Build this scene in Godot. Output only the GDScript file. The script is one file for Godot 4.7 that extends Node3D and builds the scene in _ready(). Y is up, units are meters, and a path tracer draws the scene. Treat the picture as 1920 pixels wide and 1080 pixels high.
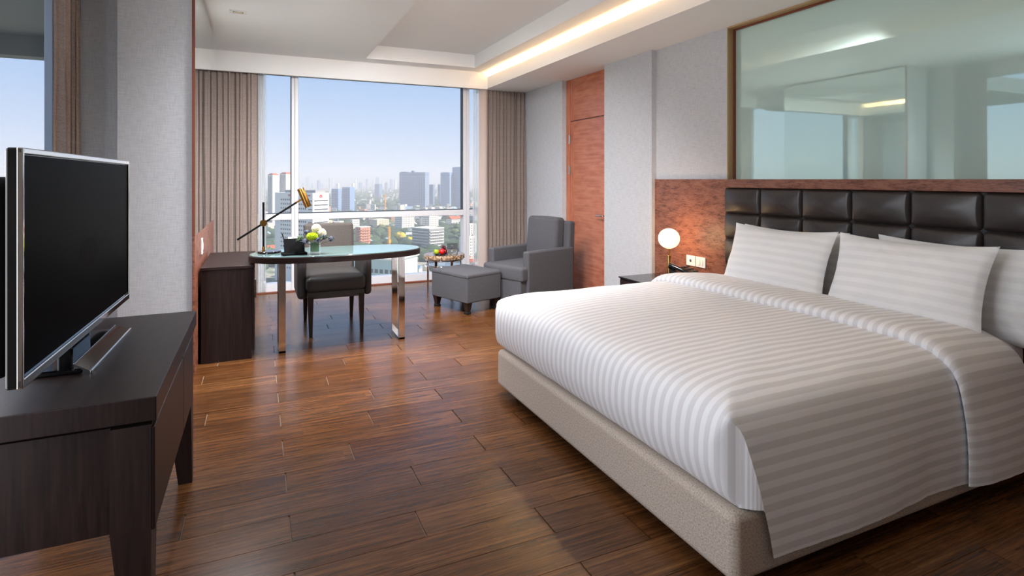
extends Node3D
# A hotel room by day, built in metres: x to the right, y up, the window wall towards -z.
# Depth d along the room is -z, so P(x, y, d) puts a point.

var used := {}
var M := {}

func P(x: float, y: float, d: float) -> Vector3:
	return Vector3(x, y, -d)

# ---------------------------------------------------------------- mesh helpers
class MB:
	var v := PackedVector3Array()
	var n := PackedVector3Array()
	var t := PackedVector2Array()
	var ix := PackedInt32Array()

	func vert(p: Vector3, nn: Vector3, uv: Vector2) -> int:
		v.append(p); n.append(nn); t.append(uv)
		return v.size() - 1

	func tri(a: int, b: int, c: int) -> void:
		ix.append(a); ix.append(b); ix.append(c)

	func flat(a: Vector3, b: Vector3, c: Vector3, d: Vector3, uvs := []) -> void:
		# four corners, counted clockwise seen from outside
		var nn := (c - a).cross(b - a)
		if nn.length() < 1e-12:
			nn = (d - a).cross(c - a)
		nn = nn.normalized()
		var w := (b - a).length()
		var h := (d - a).length()
		var q: Array = uvs if uvs.size() == 4 else [Vector2(0, 0), Vector2(w, 0), Vector2(w, h), Vector2(0, h)]
		var i := vert(a, nn, q[0])
		vert(b, nn, q[1]); vert(c, nn, q[2]); vert(d, nn, q[3])
		tri(i, i + 1, i + 2); tri(i, i + 2, i + 3)

	# a box with rounded edges; uv in metres on each face, turned by 90 degrees with swap
	func box(c: Vector3, s: Vector3, r := 0.0, seg := 1, swap := false, bs := Basis()) -> void:
		var h := s / 2.0
		r = minf(r, minf(h.x, minf(h.y, h.z)) * 0.98)
		for ax in 3:
			for sg in [-1.0, 1.0]:
				var b := (ax + 1) % 3
				var e := (ax + 2) % 3
				var cb := steps(h[b], r, seg)
				var ce := steps(h[e], r, seg)
				var i0 := v.size()
				for jb in cb:
					for je in ce:
						var p := Vector3.ZERO
						p[ax] = sg * h[ax]; p[b] = jb; p[e] = je
						var nn := Vector3.ZERO
						nn[ax] = sg
						if r > 0.0:
							var inn := h - Vector3(r, r, r)
							var q := p.clamp(-inn, inn)
							nn = (p - q).normalized()
							p = q + nn * r
						var uv := Vector2(p.z, p.y) if ax == 0 else (Vector2(p.x, p.z) if ax == 1 else Vector2(p.x, p.y))
						uv += Vector2(c.x + c.z, c.y)
						if swap:
							uv = Vector2(uv.y, uv.x)
						vert(c + bs * p, bs * nn, uv)
				var m := ce.size()
				for j in cb.size() - 1:
					for k in m - 1:
						var a0 := i0 + j * m + k
						if sg > 0.0:
							tri(a0, a0 + 1, a0 + m); tri(a0 + 1, a0 + m + 1, a0 + m)
						else:
							tri(a0, a0 + m, a0 + 1); tri(a0 + 1, a0 + m, a0 + m + 1)

	func steps(h: float, r: float, seg: int) -> Array:
		if r <= 0.0:
			return [-h, h]
		var o := []
		for k in seg + 1:
			o.append(-(h - r) - r * tan(PI / 4 * (seg - k) / seg))
		for k in seg + 1:
			o.append(h - r + r * tan(PI / 4 * k / seg))
		return o

	# profile of (radius, height) turned about the y axis through c
	func lathe(prof: Array, c: Vector3, seg := 24, bs := Basis()) -> void:
		var sn := []
		for i in prof.size() - 1:
			var dd: Vector2 = prof[i + 1] - prof[i]
			sn.append(Vector2(dd.y, -dd.x).normalized())
		for i in prof.size() - 1:
			var na: Vector2 = sn[i]
			var nb: Vector2 = sn[i]
			if i > 0 and sn[i - 1].dot(sn[i]) > 0.7:
				na = (sn[i - 1] + sn[i]).normalized()
			if i < sn.size() - 1 and sn[i + 1].dot(sn[i]) > 0.7:
				nb = (sn[i + 1] + sn[i]).normalized()
			var i0 := v.size()
			for k in seg + 1:
				var an := TAU * k / seg
				var cs := cos(an)
				var ss := sin(an)
				var pa: Vector2 = prof[i]
				var pb: Vector2 = prof[i + 1]
				vert(c + bs * Vector3(pa.x * cs, pa.y, pa.x * ss), bs * Vector3(na.x * cs, na.y, na.x * ss), Vector2(float(k) / seg, pa.y))
				vert(c + bs * Vector3(pb.x * cs, pb.y, pb.x * ss), bs * Vector3(nb.x * cs, nb.y, nb.x * ss), Vector2(float(k) / seg, pb.y))
			for k in seg:
				var a0 := i0 + k * 2
				tri(a0, a0 + 2, a0 + 1); tri(a0 + 1, a0 + 2, a0 + 3)

	func tube(pts: Array, rad, seg := 8, closed := false) -> void:
		var up := Vector3.UP
		var i0 := v.size()
		var cnt := pts.size()
		var side := Vector3.ZERO
		for i in cnt:
			var d: Vector3
			if closed:
				d = (pts[(i + 1) % cnt] - pts[(i - 1 + cnt) % cnt]).normalized()
			else:
				d = (pts[mini(i + 1, cnt - 1)] - pts[maxi(i - 1, 0)]).normalized()
			if side == Vector3.ZERO:
				side = d.cross(up if absf(d.y) < 0.9 else Vector3.RIGHT).normalized()
			side = (side - d * side.dot(d)).normalized()
			var o := side.cross(d).normalized()
			var r: float = rad[i] if rad is Array else rad
			for k in seg + 1:
				var an := TAU * k / seg
				var nn := side * cos(an) + o * sin(an)
				vert(pts[i] + nn * r, nn, Vector2(float(k) / seg, float(i)))
		var rings := cnt if closed else cnt - 1
		for i in rings:
			for k in seg:
				var a0 := i0 + i * (seg + 1) + k
				var b0 := i0 + ((i + 1) % cnt) * (seg + 1) + k
				tri(a0, a0 + 1, b0); tri(a0 + 1, b0 + 1, b0)
		if not closed:
			for e in [0, cnt - 1]:
				var d: Vector3 = (pts[0] - pts[1] if e == 0 else pts[cnt - 1] - pts[cnt - 2]).normalized()
				var ci := vert(pts[e], d, Vector2.ZERO)
				var j0 := v.size()
				for k in seg + 1:
					vert(v[i0 + e * (seg + 1) + k], d, Vector2.ZERO)
				for k in seg:
					if e == 0:
						tri(ci, j0 + k + 1, j0 + k)
					else:
						tri(ci, j0 + k, j0 + k + 1)

	# a curved sheet: pos is rows of points, uv the same shape
	func sheet(pos: Array, uv: Array, flip := false) -> void:
		var r := pos.size()
		var c: int = pos[0].size()
		var i0 := v.size()
		for i in r:
			for j in c:
				var du: Vector3 = pos[mini(i + 1, r - 1)][j] - pos[maxi(i - 1, 0)][j]
				var dv: Vector3 = pos[i][mini(j + 1, c - 1)] - pos[i][maxi(j - 1, 0)]
				var nn := du.cross(dv)
				if nn.length() < 1e-14:
					nn = Vector3.UP
				nn = nn.normalized() * (-1.0 if flip else 1.0)
				vert(pos[i][j], nn, uv[i][j])
		for i in r - 1:
			for j in c - 1:
				var a0 := i0 + i * c + j
				if flip:
					tri(a0, a0 + c, a0 + 1); tri(a0 + 1, a0 + c, a0 + c + 1)
				else:
					tri(a0, a0 + 1, a0 + c); tri(a0 + 1, a0 + c + 1, a0 + c)

	# a flat outline in the xz plane, between two heights
	func slab(poly: PackedVector2Array, y0: float, y1: float, bevel := 0.0) -> void:
		var cnt := poly.size()
		var inner := PackedVector2Array()
		var mid := Vector2.ZERO
		for p in poly:
			mid += p / cnt
		for p in poly:
			inner.append(p + (mid - p).normalized() * bevel)
		var rings := [[poly, y0], [poly, y1 - bevel], [inner, y1]]
		for q in 2:
			for i in cnt:
				var j := (i + 1) % cnt
				var a: PackedVector2Array = rings[q][0]
				var b: PackedVector2Array = rings[q + 1][0]
				var ya: float = rings[q][1]
				var yb: float = rings[q + 1][1]
				var ni := (poly[i] - mid).normalized()
				var nj := (poly[j] - mid).normalized()
				var lift := 0.0 if q == 0 else 0.7
				var i1 := vert(Vector3(a[i].x, ya, a[i].y), Vector3(ni.x, lift, ni.y).normalized(), Vector2(i * 0.1, ya))
				vert(Vector3(a[j].x, ya, a[j].y), Vector3(nj.x, lift, nj.y).normalized(), Vector2(j * 0.1, ya))
				vert(Vector3(b[j].x, yb, b[j].y), Vector3(nj.x, lift, nj.y).normalized(), Vector2(j * 0.1, yb))
				vert(Vector3(b[i].x, yb, b[i].y), Vector3(ni.x, lift, ni.y).normalized(), Vector2(i * 0.1, yb))
				tri(i1, i1 + 1, i1 + 2); tri(i1, i1 + 2, i1 + 3)
		for top in [true, false]:
			var pg: PackedVector2Array = inner if top else poly
			var y := y1 if top else y0
			var tr := Geometry2D.triangulate_polygon(pg)
			var i2 := v.size()
			for p in pg:
				vert(Vector3(p.x, y, p.y), Vector3.UP if top else Vector3.DOWN, p)
			for k in range(0, tr.size(), 3):
				tri(i2 + tr[k], i2 + tr[k + 1], i2 + tr[k + 2])

	func ball(c: Vector3, s: Vector3, rings := 10, seg := 14, fn = null) -> void:
		var pos := []
		var uvs := []
		for i in rings + 1:
			var row := []
			var ru := []
			var th := PI * i / rings
			for k in seg + 1:
				var ph := TAU * k / seg
				var p := Vector3(sin(th) * cos(ph), cos(th), sin(th) * sin(ph))
				var f: float = fn.call(p) if fn != null else 1.0
				row.append(c + p * s * f)
				ru.append(Vector2(float(k) / seg, float(i) / rings))
			pos.append(row); uvs.append(ru)
		var i0 := v.size()
		sheet(pos, uvs, true)
		if not fn != null:
			for i in range(i0, v.size()):
				n[i] = ((v[i] - c) / s / s).normalized()

	# a stuffed block: rounded box whose faces swell
	func cushion(c: Vector3, s: Vector3, r: float, swell: Vector3, bs := Basis(), cells := 10, fn = null) -> void:
		var h := s / 2.0
		for ax in 3:
			for sg in [-1.0, 1.0]:
				var b := (ax + 1) % 3
				var e := (ax + 2) % 3
				var cb := fine(h[b], r, cells)
				var ce := fine(h[e], r, cells)
				var pos := []
				var uvs := []
				for jb in cb:
					var row := []
					var ru := []
					for je in ce:
						var p := Vector3.ZERO
						p[ax] = sg * h[ax]; p[b] = jb; p[e] = je
						var inn := h - Vector3(r, r, r)
						var q := p.clamp(-inn, inn)
						p = q + (p - q).normalized() * r
						var k := p / h
						var g := Vector3((1 - k.y * k.y) * (1 - k.z * k.z), (1 - k.x * k.x) * (1 - k.z * k.z), (1 - k.x * k.x) * (1 - k.y * k.y))
						p += Vector3(signf(p.x), signf(p.y), signf(p.z)) * g * swell * Vector3(absf(k.x), absf(k.y), absf(k.z))
						if fn != null:
							p = fn.call(p)
						row.append(c + bs * p)
						ru.append(Vector2(p.z, p.y) if ax == 0 else (Vector2(p.x, p.z) if ax == 1 else Vector2(p.x, p.y)))
					pos.append(row); uvs.append(ru)
				sheet(pos, uvs, sg < 0.0)

	func fine(h: float, r: float, cells: int) -> Array:
		var o := []
		for k in 4:
			o.append(-(h - r) - r * tan(PI / 4 * (4 - k) / 4))
		for k in cells + 1:
			o.append(lerpf(-(h - r), h - r, float(k) / cells))
		for k in 4:
			o.append(h - r + r * tan(PI / 4 * (k + 1) / 4))
		return o

	func mesh() -> ArrayMesh:
		var a := []
		a.resize(Mesh.ARRAY_MAX)
		a[Mesh.ARRAY_VERTEX] = v; a[Mesh.ARRAY_NORMAL] = n; a[Mesh.ARRAY_TEX_UV] = t; a[Mesh.ARRAY_INDEX] = ix
		var m := ArrayMesh.new()
		m.add_surface_from_arrays(Mesh.PRIMITIVE_TRIANGLES, a)
		return m

# ---------------------------------------------------------------- scene helpers
func numbered(called: String) -> String:
	if not used.has(called):
		used[called] = 0
		return called
	used[called] += 1
	return "%s_%03d" % [called, used[called]]

func tag(o: Node3D, label: String, category: String, group := "") -> Node3D:
	o.set_meta("label", label)
	o.set_meta("category", category)
	if group != "":
		o.set_meta("group", group)
	return o

func thing(called: String, label: String, category: String, at := Vector3.ZERO, turn := 0.0, group := "") -> Node3D:
	var o := Node3D.new()
	o.name = numbered(called)
	add_child(o)
	o.position = at
	o.rotation.y = turn
	return tag(o, label, category, group)

func part(called: String, mb: MB, m: Material, parent: Node3D, at := Vector3.ZERO, bs := Basis()) -> MeshInstance3D:
	return inst(called, mb.mesh(), m, parent, at, bs)

func inst(called: String, mesh: Mesh, m: Material, parent: Node3D, at := Vector3.ZERO, bs := Basis()) -> MeshInstance3D:
	var o := MeshInstance3D.new()
	o.mesh = mesh
	o.material_override = m
	o.name = called
	o.transform = Transform3D(bs, at)
	parent.add_child(o, true)
	return o

func single(called: String, mb: MB, m: Material, label: String, category: String, at := Vector3.ZERO, group := "", bs := Basis()) -> MeshInstance3D:
	var o := inst(numbered(called), mb.mesh(), m, self, at, bs)
	tag(o, label, category, group)
	return o

func setting(called: String) -> Node3D:
	var o := Node3D.new()
	o.name = numbered(called)
	add_child(o)
	o.set_meta("kind", "structure")
	return o

# a box between two corners given as (x, y, d)
func bx(x0: float, x1: float, y0: float, y1: float, d0: float, d1: float, r := 0.0, swap := false) -> MB:
	var mb := MB.new()
	return bxa(mb, x0, x1, y0, y1, d0, d1, r, swap)

func bxa(mb: MB, x0: float, x1: float, y0: float, y1: float, d0: float, d1: float, r := 0.0, swap := false) -> MB:
	mb.box(Vector3((x0 + x1) / 2, (y0 + y1) / 2, -(d0 + d1) / 2), Vector3(absf(x1 - x0), absf(y1 - y0), absf(d1 - d0)), r, 1, swap)
	return mb

# a four-sided bar between two rectangles (centre, half sizes) at two heights
func taper(mb: MB, lo: Vector3, hi: Vector3, a: Vector2, b: Vector2) -> void:
	var q := []
	for e in [[lo, a], [hi, b]]:
		for s in [Vector2(-1, -1), Vector2(1, -1), Vector2(1, 1), Vector2(-1, 1)]:
			q.append(e[0] + Vector3(s.x * e[1].x, 0, s.y * e[1].y))
	for k in 4:
		var j := (k + 1) % 4
		var hgt: float = hi.y - lo.y
		mb.flat(q[k], q[j], q[j + 4], q[k + 4], [Vector2(0, 0), Vector2(0, a.x * 2), Vector2(hgt, a.x * 2), Vector2(hgt, 0)])
	mb.flat(q[4], q[5], q[6], q[7])
	mb.flat(q[3], q[2], q[1], q[0])

# ---------------------------------------------------------------- materials
# sum of stretched noises, looked up in a ramp of colours
func pattern(w: int, h: int, layers: Array, ramp: Array, gain := 1.0) -> ImageTexture:
	var sums := PackedFloat32Array()
	sums.resize(w * h)
	for l in layers:      # [cells across, cells down, weight, seed]
		var nz := FastNoiseLite.new()
		nz.noise_type = FastNoiseLite.TYPE_SIMPLEX_SMOOTH
		nz.seed = l[3]
		nz.fractal_octaves = 3
		var sx: int = clampi(int(l[0]) * 6, 8, w)
		var sy: int = clampi(int(l[1]) * 6, 8, h)
		var side := maxi(sx, sy)
		nz.frequency = 0.16
		var im := nz.get_seamless_image(sx, sy)
		im.resize(w, h, Image.INTERPOLATE_CUBIC)
		im.convert(Image.FORMAT_L8)
		var by := im.get_data()
		var wt: float = l[2] / 255.0
		for i in w * h:
			sums[i] += by[i] * wt
	var total := 0.0
	for l in layers:
		total += l[2]
	var out := PackedByteArray()
	out.resize(w * h * 3)
	var lut := []
	for i in 256:
		var f := clampf((i / 255.0 - 0.5) * gain + 0.5, 0.0, 0.9999) * (ramp.size() - 1)
		lut.append((ramp[int(f)] as Color).lerp(ramp[int(f) + 1], f - int(f)))
	for i in w * h:
		var c: Color = lut[clampi(int(sums[i] / total * 255.0), 0, 255)]
		out[i * 3] = int(c.r * 255); out[i * 3 + 1] = int(c.g * 255); out[i * 3 + 2] = int(c.b * 255)
	return ImageTexture.create_from_image(Image.create_from_data(w, h, false, Image.FORMAT_RGB8, out))

func c8(r: int, g: int, b: int) -> Color:
	return Color(r / 255.0, g / 255.0, b / 255.0)

func mat(key: String, col: Color, rough := 0.6, metal := 0.0, spec := 0.5) -> StandardMaterial3D:
	var m := StandardMaterial3D.new()
	m.resource_name = key
	m.albedo_color = col
	m.roughness = rough
	m.metallic = metal
	m.metallic_specular = spec
	M[key] = m
	return m

func textured(key: String, tex: Texture2D, scale: Vector3, rough := 0.6, tri := true, bump := 0.0, bump_tex: Texture2D = null) -> StandardMaterial3D:
	var m := mat(key, Color.WHITE, rough)
	m.albedo_texture = tex
	m.uv1_scale = scale
	if tri:
		m.uv1_triplanar = true
		m.uv1_triplanar_sharpness = 8.0
	if bump > 0.0:
		m.heightmap_enabled = true
		m.heightmap_scale = bump
		m.heightmap_texture = bump_tex if bump_tex else tex
	return m

func glass(key: String, col: Color, alpha: float) -> StandardMaterial3D:
	var m := mat(key, Color(col.r, col.g, col.b, alpha), 0.0)
	m.transparency = BaseMaterial3D.TRANSPARENCY_ALPHA
	return m

func materials() -> void:
	# woven wall covering: fine threads both ways
	var linen := pattern(512, 512, [[5, 85, 1.0, 1], [85, 5, 0.8, 2]], [c8(172, 173, 176), c8(197, 198, 201), c8(212, 213, 216)], 1.0)
	textured("wall_fabric", linen, Vector3(2, 2, 2), 0.85, true, 0.03)
	textured("upholstery", pattern(256, 256, [[40, 40, 1.0, 5], [12, 60, 0.6, 6], [60, 12, 0.6, 7]], [c8(50, 50, 54), c8(78, 77, 81), c8(106, 105, 108)], 1.4), Vector3(5, 5, 5), 0.95, true, 0.05)
	textured("chair_back_cloth", pattern(256, 256, [[40, 40, 1.0, 15], [12, 60, 0.6, 16]], [c8(54, 49, 46), c8(72, 66, 62), c8(90, 83, 78)], 1.4), Vector3(5, 5, 5), 0.95)
	mat("chair_hide", c8(58, 55, 54), 0.5)
	textured("bed_base_cloth", pattern(256, 256, [[60, 60, 1.0, 8], [20, 30, 0.6, 9]], [c8(156, 141, 128), c8(188, 174, 160), c8(210, 196, 182)], 1.7), Vector3(4, 4, 4), 0.95, true, 0.06)
	textured("curtain_cloth", pattern(128, 128, [[30, 30, 1.0, 10], [4, 30, 0.6, 11]], [c8(134, 119, 112), c8(154, 139, 131), c8(170, 156, 148)], 1.2), Vector3(4, 4, 4), 0.95)
	mat("curtain_lining", c8(196, 180, 172), 0.9)
	var sheer := mat("sheer_cloth", Color(0.86, 0.88, 0.88, 0.55), 0.9)
	sheer.transparency = BaseMaterial3D.TRANSPARENCY_ALPHA
	sheer.backlight_enabled = true
	sheer.backlight = Color(0.8, 0.8, 0.8)
	# woods
	var wenge := pattern(512, 512, [[3, 120, 1.0, 21], [2, 30, 0.7, 22], [30, 200, 0.4, 23]], [c8(22, 13, 12), c8(35, 23, 21), c8(47, 33, 29)], 1.3)
	textured("wenge", wenge, Vector3(1.2, 1.2, 1.2), 0.42, false)
	M.wenge.metallic_specular = 0.38
	textured("wenge_legs", wenge, Vector3(1.2, 1.2, 1.2), 0.4, false)
	var sap := pattern(512, 512, [[9, 60, 1.0, 31], [4, 14, 0.8, 32], [24, 90, 0.8, 33]], [c8(80, 44, 33), c8(124, 76, 58), c8(144, 94, 74), c8(154, 103, 83)], 1.9)
	textured("figured_wood", sap, Vector3(1.3, 1.3, 1.3), 0.34, false)
	var doorw := pattern(512, 512, [[2, 40, 1.0, 41], [5, 12, 0.8, 42], [12, 120, 0.3, 43]], [c8(164, 90, 62), c8(190, 114, 84), c8(204, 130, 99)], 1.3)
	textured("door_wood", doorw, Vector3(0.8, 0.8, 0.8), 0.2, false)
	mat("trim_wood", c8(120, 60, 36), 0.4)
	mat("pale_wood", c8(176, 146, 104), 0.5)
	textured("dado_wood", sap, Vector3(0.9, 0.9, 0.9), 0.4, false)
	M.dado_wood.albedo_color = c8(255, 250, 246)
	# floor planks: one grain sheet, several tones
	var grain := pattern(1024, 512, [[2, 60, 1.0, 51], [2, 20, 0.9, 52], [14, 240, 0.6, 53], [3, 6, 0.5, 54]], [c8(54, 32, 17), c8(84, 53, 29), c8(110, 73, 42), c8(136, 94, 56)], 1.6)
	var rough := pattern(512, 256, [[4, 60, 1.0, 55], [20, 120, 0.6, 56]], [Color(0.8, 0.8, 0.8), Color(0.9, 0.9, 0.9), Color(1, 1, 1)], 1.2)
	var tones := [c8(252, 248, 240), c8(236, 228, 218), c8(218, 208, 198), c8(250, 240, 226), c8(228, 214, 200)]
	for i in tones.size():
		var m := textured("plank_%d" % i, grain, Vector3(1.1, 2.0, 1), 0.27, false, 0.006)
		m.albedo_color = tones[i]
		m.roughness_texture = rough
		m.metallic_specular = 0.5
	mat("grout", c8(146, 128, 112), 0.8)
	# paint, metals, glass
	mat("ceiling_paint", c8(240, 239, 237), 0.8)
	mat("white_frame", c8(212, 212, 216), 0.45)
	mat("gasket", c8(58, 66, 72), 0.6)
	mat("concrete", c8(150, 152, 152), 0.9)
	mat("chrome", c8(225, 222, 218), 0.06, 1.0)
	mat("steel", c8(190, 188, 184), 0.25, 1.0)
	mat("brass", c8(186, 140, 74), 0.2, 1.0)
	mat("mirror", c8(228, 232, 230), 0.0, 1.0)
	var wg := mat("wall_glass", c8(204, 232, 224), 0.02, 0.36, 0.8)
	wg.clearcoat_enabled = true
	wg.clearcoat = 1.0
	wg.clearcoat_roughness = 0.0
	glass("pane", c8(225, 235, 238), 0.02)
	M.pane.metallic_specular = 0.0
	glass("clear_glass", c8(225, 240, 236), 0.04)
	mat("desk_glass", c8(92, 116, 114), 0.02, 0.0, 0.9)
	mat("black_gloss", c8(10, 10, 12), 0.08, 0.0, 0.6)
	mat("screen", c8(8, 8, 9), 0.35, 0.0, 0.06)
	mat("tv_plastic", c8(12, 12, 13), 0.7, 0.0, 0.2)
	mat("black_matte", c8(20, 20, 21), 0.5)
	mat("black_leatherette", c8(26, 25, 26), 0.45)
	mat("white_plastic", c8(226, 226, 224), 0.4)
	mat("paper", c8(236, 236, 234), 0.8)
	var le := textured("leather", pattern(256, 256, [[50, 50, 1.0, 61], [18, 18, 0.6, 62]], [c8(44, 37, 35), c8(55, 47, 44), c8(66, 57, 53)], 1.3), Vector3(3, 3, 3), 0.34, true, 0.05)
	le.metallic_specular = 0.55
	textured("marble", pattern(256, 256, [[10, 10, 1.0, 71], [30, 30, 0.9, 72], [60, 60, 0.4, 73]], [c8(50, 34, 24), c8(112, 84, 62), c8(160, 130, 102), c8(206, 184, 160)], 2.4), Vector3(3, 3, 3), 0.15)
	# linen with woven satin stripes
	var im := Image.create(4, 64, false, Image.FORMAT_RGB8)
	for y in 64:
		var f := smoothstep(0.0, 1.0, clampf(absf((y + 0.5) / 64.0 * 2.0 - 1.0) * 8.0 - 3.5, 0.0, 1.0))
		im.fill_rect(Rect2i(0, y, 4, 1), c8(222, 220, 221).lerp(c8(242, 241, 243), f))
	textured("striped_linen", ImageTexture.create_from_image(im), Vector3(1, 22.0, 1), 0.75, false)
	var im2 := Image.create(4, 64, false, Image.FORMAT_RGB8)
	for y in 64:
		var f := smoothstep(0.0, 1.0, clampf(absf((y + 0.5) / 64.0 * 2.0 - 1.0) * 8.0 - 3.5, 0.0, 1.0))
		im2.fill_rect(Rect2i(0, y, 4, 1), c8(236, 235, 234).lerp(c8(243, 242, 241), f))
	textured("pillow_linen", ImageTexture.create_from_image(im2), Vector3(1, 20.0, 1), 0.75, false)
	mat("white_sheet", c8(236, 234, 234), 0.85)

# ---------------------------------------------------------------- the room
func _ready() -> void:
	# camera: level, lens shifted down, turned 24.3 degrees to the right of the room's axis
	var cam := Camera3D.new()
	cam.name = "camera"
	cam.projection = Camera3D.PROJECTION_FRUSTUM
	cam.near = 0.05
	cam.far = 20000.0
	cam.size = 2.0 * 0.05 * 540.0 / 1055.0
	cam.frustum_offset = Vector2(0, -0.05 * 204.0 / 1055.0)
	cam.position = Vector3(0, 1.3, 0)
	cam.rotation_degrees = Vector3(0, -24.3, 0)
	add_child(cam)
	cam.current = true
	# sky and exposure
	var we := WorldEnvironment.new()
	we.name = "world"
	var env := Environment.new()
	var sky := Sky.new()
	var sm := ProceduralSkyMaterial.new()
	sm.sky_top_color = c8(116, 168, 226)
	sm.sky_horizon_color = c8(214, 225, 243)
	sm.sky_curve = 0.13
	sm.ground_horizon_color = c8(190, 202, 216)
	sm.ground_bottom_color = c8(120, 128, 130)
	sm.sky_energy_multiplier = 1.0
	sm.ground_energy_multiplier = 1.0
	sky.sky_material = sm
	env.background_mode = Environment.BG_SKY
	env.sky = sky
	env.background_energy_multiplier = 0.56
	env.tonemap_mode = Environment.TONE_MAPPER_LINEAR
	env.tonemap_exposure = 2.0
	env.sdfgi_enabled = true
	env.ssao_enabled = true
	env.ssil_enabled = true
	env.volumetric_fog_enabled = true
	env.volumetric_fog_density = 0.0
	we.environment = env
	add_child(we)
	# the sun, high on the right and a little behind the window wall, so none enters the room
	var sun := DirectionalLight3D.new()
	sun.name = "sun"
	sun.light_color = c8(255, 240, 220)
	sun.light_energy = 1.6
	sun.light_angular_distance = 0.6
	sun.shadow_enabled = true
	sun.sky_mode = DirectionalLight3D.SKY_MODE_LIGHT_ONLY
	add_child(sun)
	sun.look_at_from_position(Vector3(8, 6, 2.6), Vector3.ZERO)
	# added soft area light in the side window opening, brightening the room like daylight
	var day := AreaLight3D.new()
	day.name = "side_window_fill"
	day.area_size = Vector2(2.2, 2.3)
	day.light_color = c8(250, 251, 255)
	day.light_energy = 2.9
	day.area_range = 15.0
	day.shadow_enabled = true
	day.rotation = Vector3(0, -PI / 2, 0)
	day.position = P(-1.03, 1.32, 1.9)
	add_child(day)

	materials()
	floor_planks()
	ceiling_and_lights()
	window_wall()
	right_wall()
	left_wall()
	bed()
	bedside()
	tv_corner()
	desk_corner()
	armchair_corner()
	curtains()
	city()

func floor_planks() -> void:
	var f := setting("floor")
	part("screed", bx(-1.3, 3.7, -0.2, -0.006, -1.9, 7.3), M.grout, f)
	# planks laid across the room, each with a chamfered edge
	var pitch := 0.1727
	var len := 0.886
	var meshes := []
	for k in 12:
		var uo := Vector2(k * 0.37, k * 0.173 * 0.61)
		meshes.append(plank_mesh(len, pitch, uo))
	var rng := RandomNumberGenerator.new()
	rng.seed = 7
	var offs := [0.45, 0.63, 0.45, 0.41, 0.5, 0.56]
	for r in range(-7, 29):
		var d0 := 2.164 + r * pitch
		if d0 > 7.06:
			break
		var x0: float = 0.11 if posmod(r, 2) == 0 else offs[posmod(r, 6)]
		x0 -= 0.886 * 2
		for i in 7:
			var xa := x0 + i * len
			var a := maxf(xa, -1.06)
			var b := minf(xa + len, 3.44)
			if b - a < 0.03:
				continue
			var m: Mesh = meshes[rng.randi() % 12]
			var dd := minf(pitch, 7.06 - d0)
			if b - a < len - 0.001 or dd < pitch - 0.001:
				m = plank_mesh(b - a, dd, Vector2(rng.randf() * 3.0, rng.randf() * 2.0))
			inst("plank", m, M["plank_%d" % (rng.randi() % 5)], f, P(a, 0, d0))
	part("plank_field", bx(-1.06, 3.44, -0.012, 0, -1.8, 2.164 - 7 * pitch), M.plank_1, f)

func plank_mesh(l: float, w: float, uo: Vector2) -> ArrayMesh:
	var mb := MB.new()
	var g := 0.0003
	var e := 0.0010
	var ge := 0.0018
	var x0 := ge
	var x1 := l - ge
	var z0 := -g
	var z1 := -(w - g)
	var y := 0.0
	var yl := -0.004
	var q := func(x: float, z: float) -> Vector2: return Vector2(x, -z) + uo
	mb.flat(Vector3(x0 + e, y, z0 - e), Vector3(x0 + e, y, z1 + e), Vector3(x1 - e, y, z1 + e), Vector3(x1 - e, y, z0 - e), [q.call(x0 + e, z0 - e), q.call(x0 + e, z1 + e), q.call(x1 - e, z1 + e), q.call(x1 - e, z0 - e)])
	var top := [Vector3(x0 + e, y, z0 - e), Vector3(x0 + e, y, z1 + e), Vector3(x1 - e, y, z1 + e), Vector3(x1 - e, y, z0 - e)]
	var low := [Vector3(x0, yl, z0), Vector3(x0, yl, z1), Vector3(x1, yl, z1), Vector3(x1, yl, z0)]
	for k in 4:
		var j := (k + 1) % 4
		var a: Vector3 = top[k]
		var b: Vector3 = top[j]
		var c: Vector3 = low[j]
		var d: Vector3 = low[k]
		mb.flat(a, d, c, b, [q.call(a.x, a.z), q.call(d.x, d.z), q.call(c.x, c.z), q.call(b.x, b.z)])
	return mb.mesh()

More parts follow.
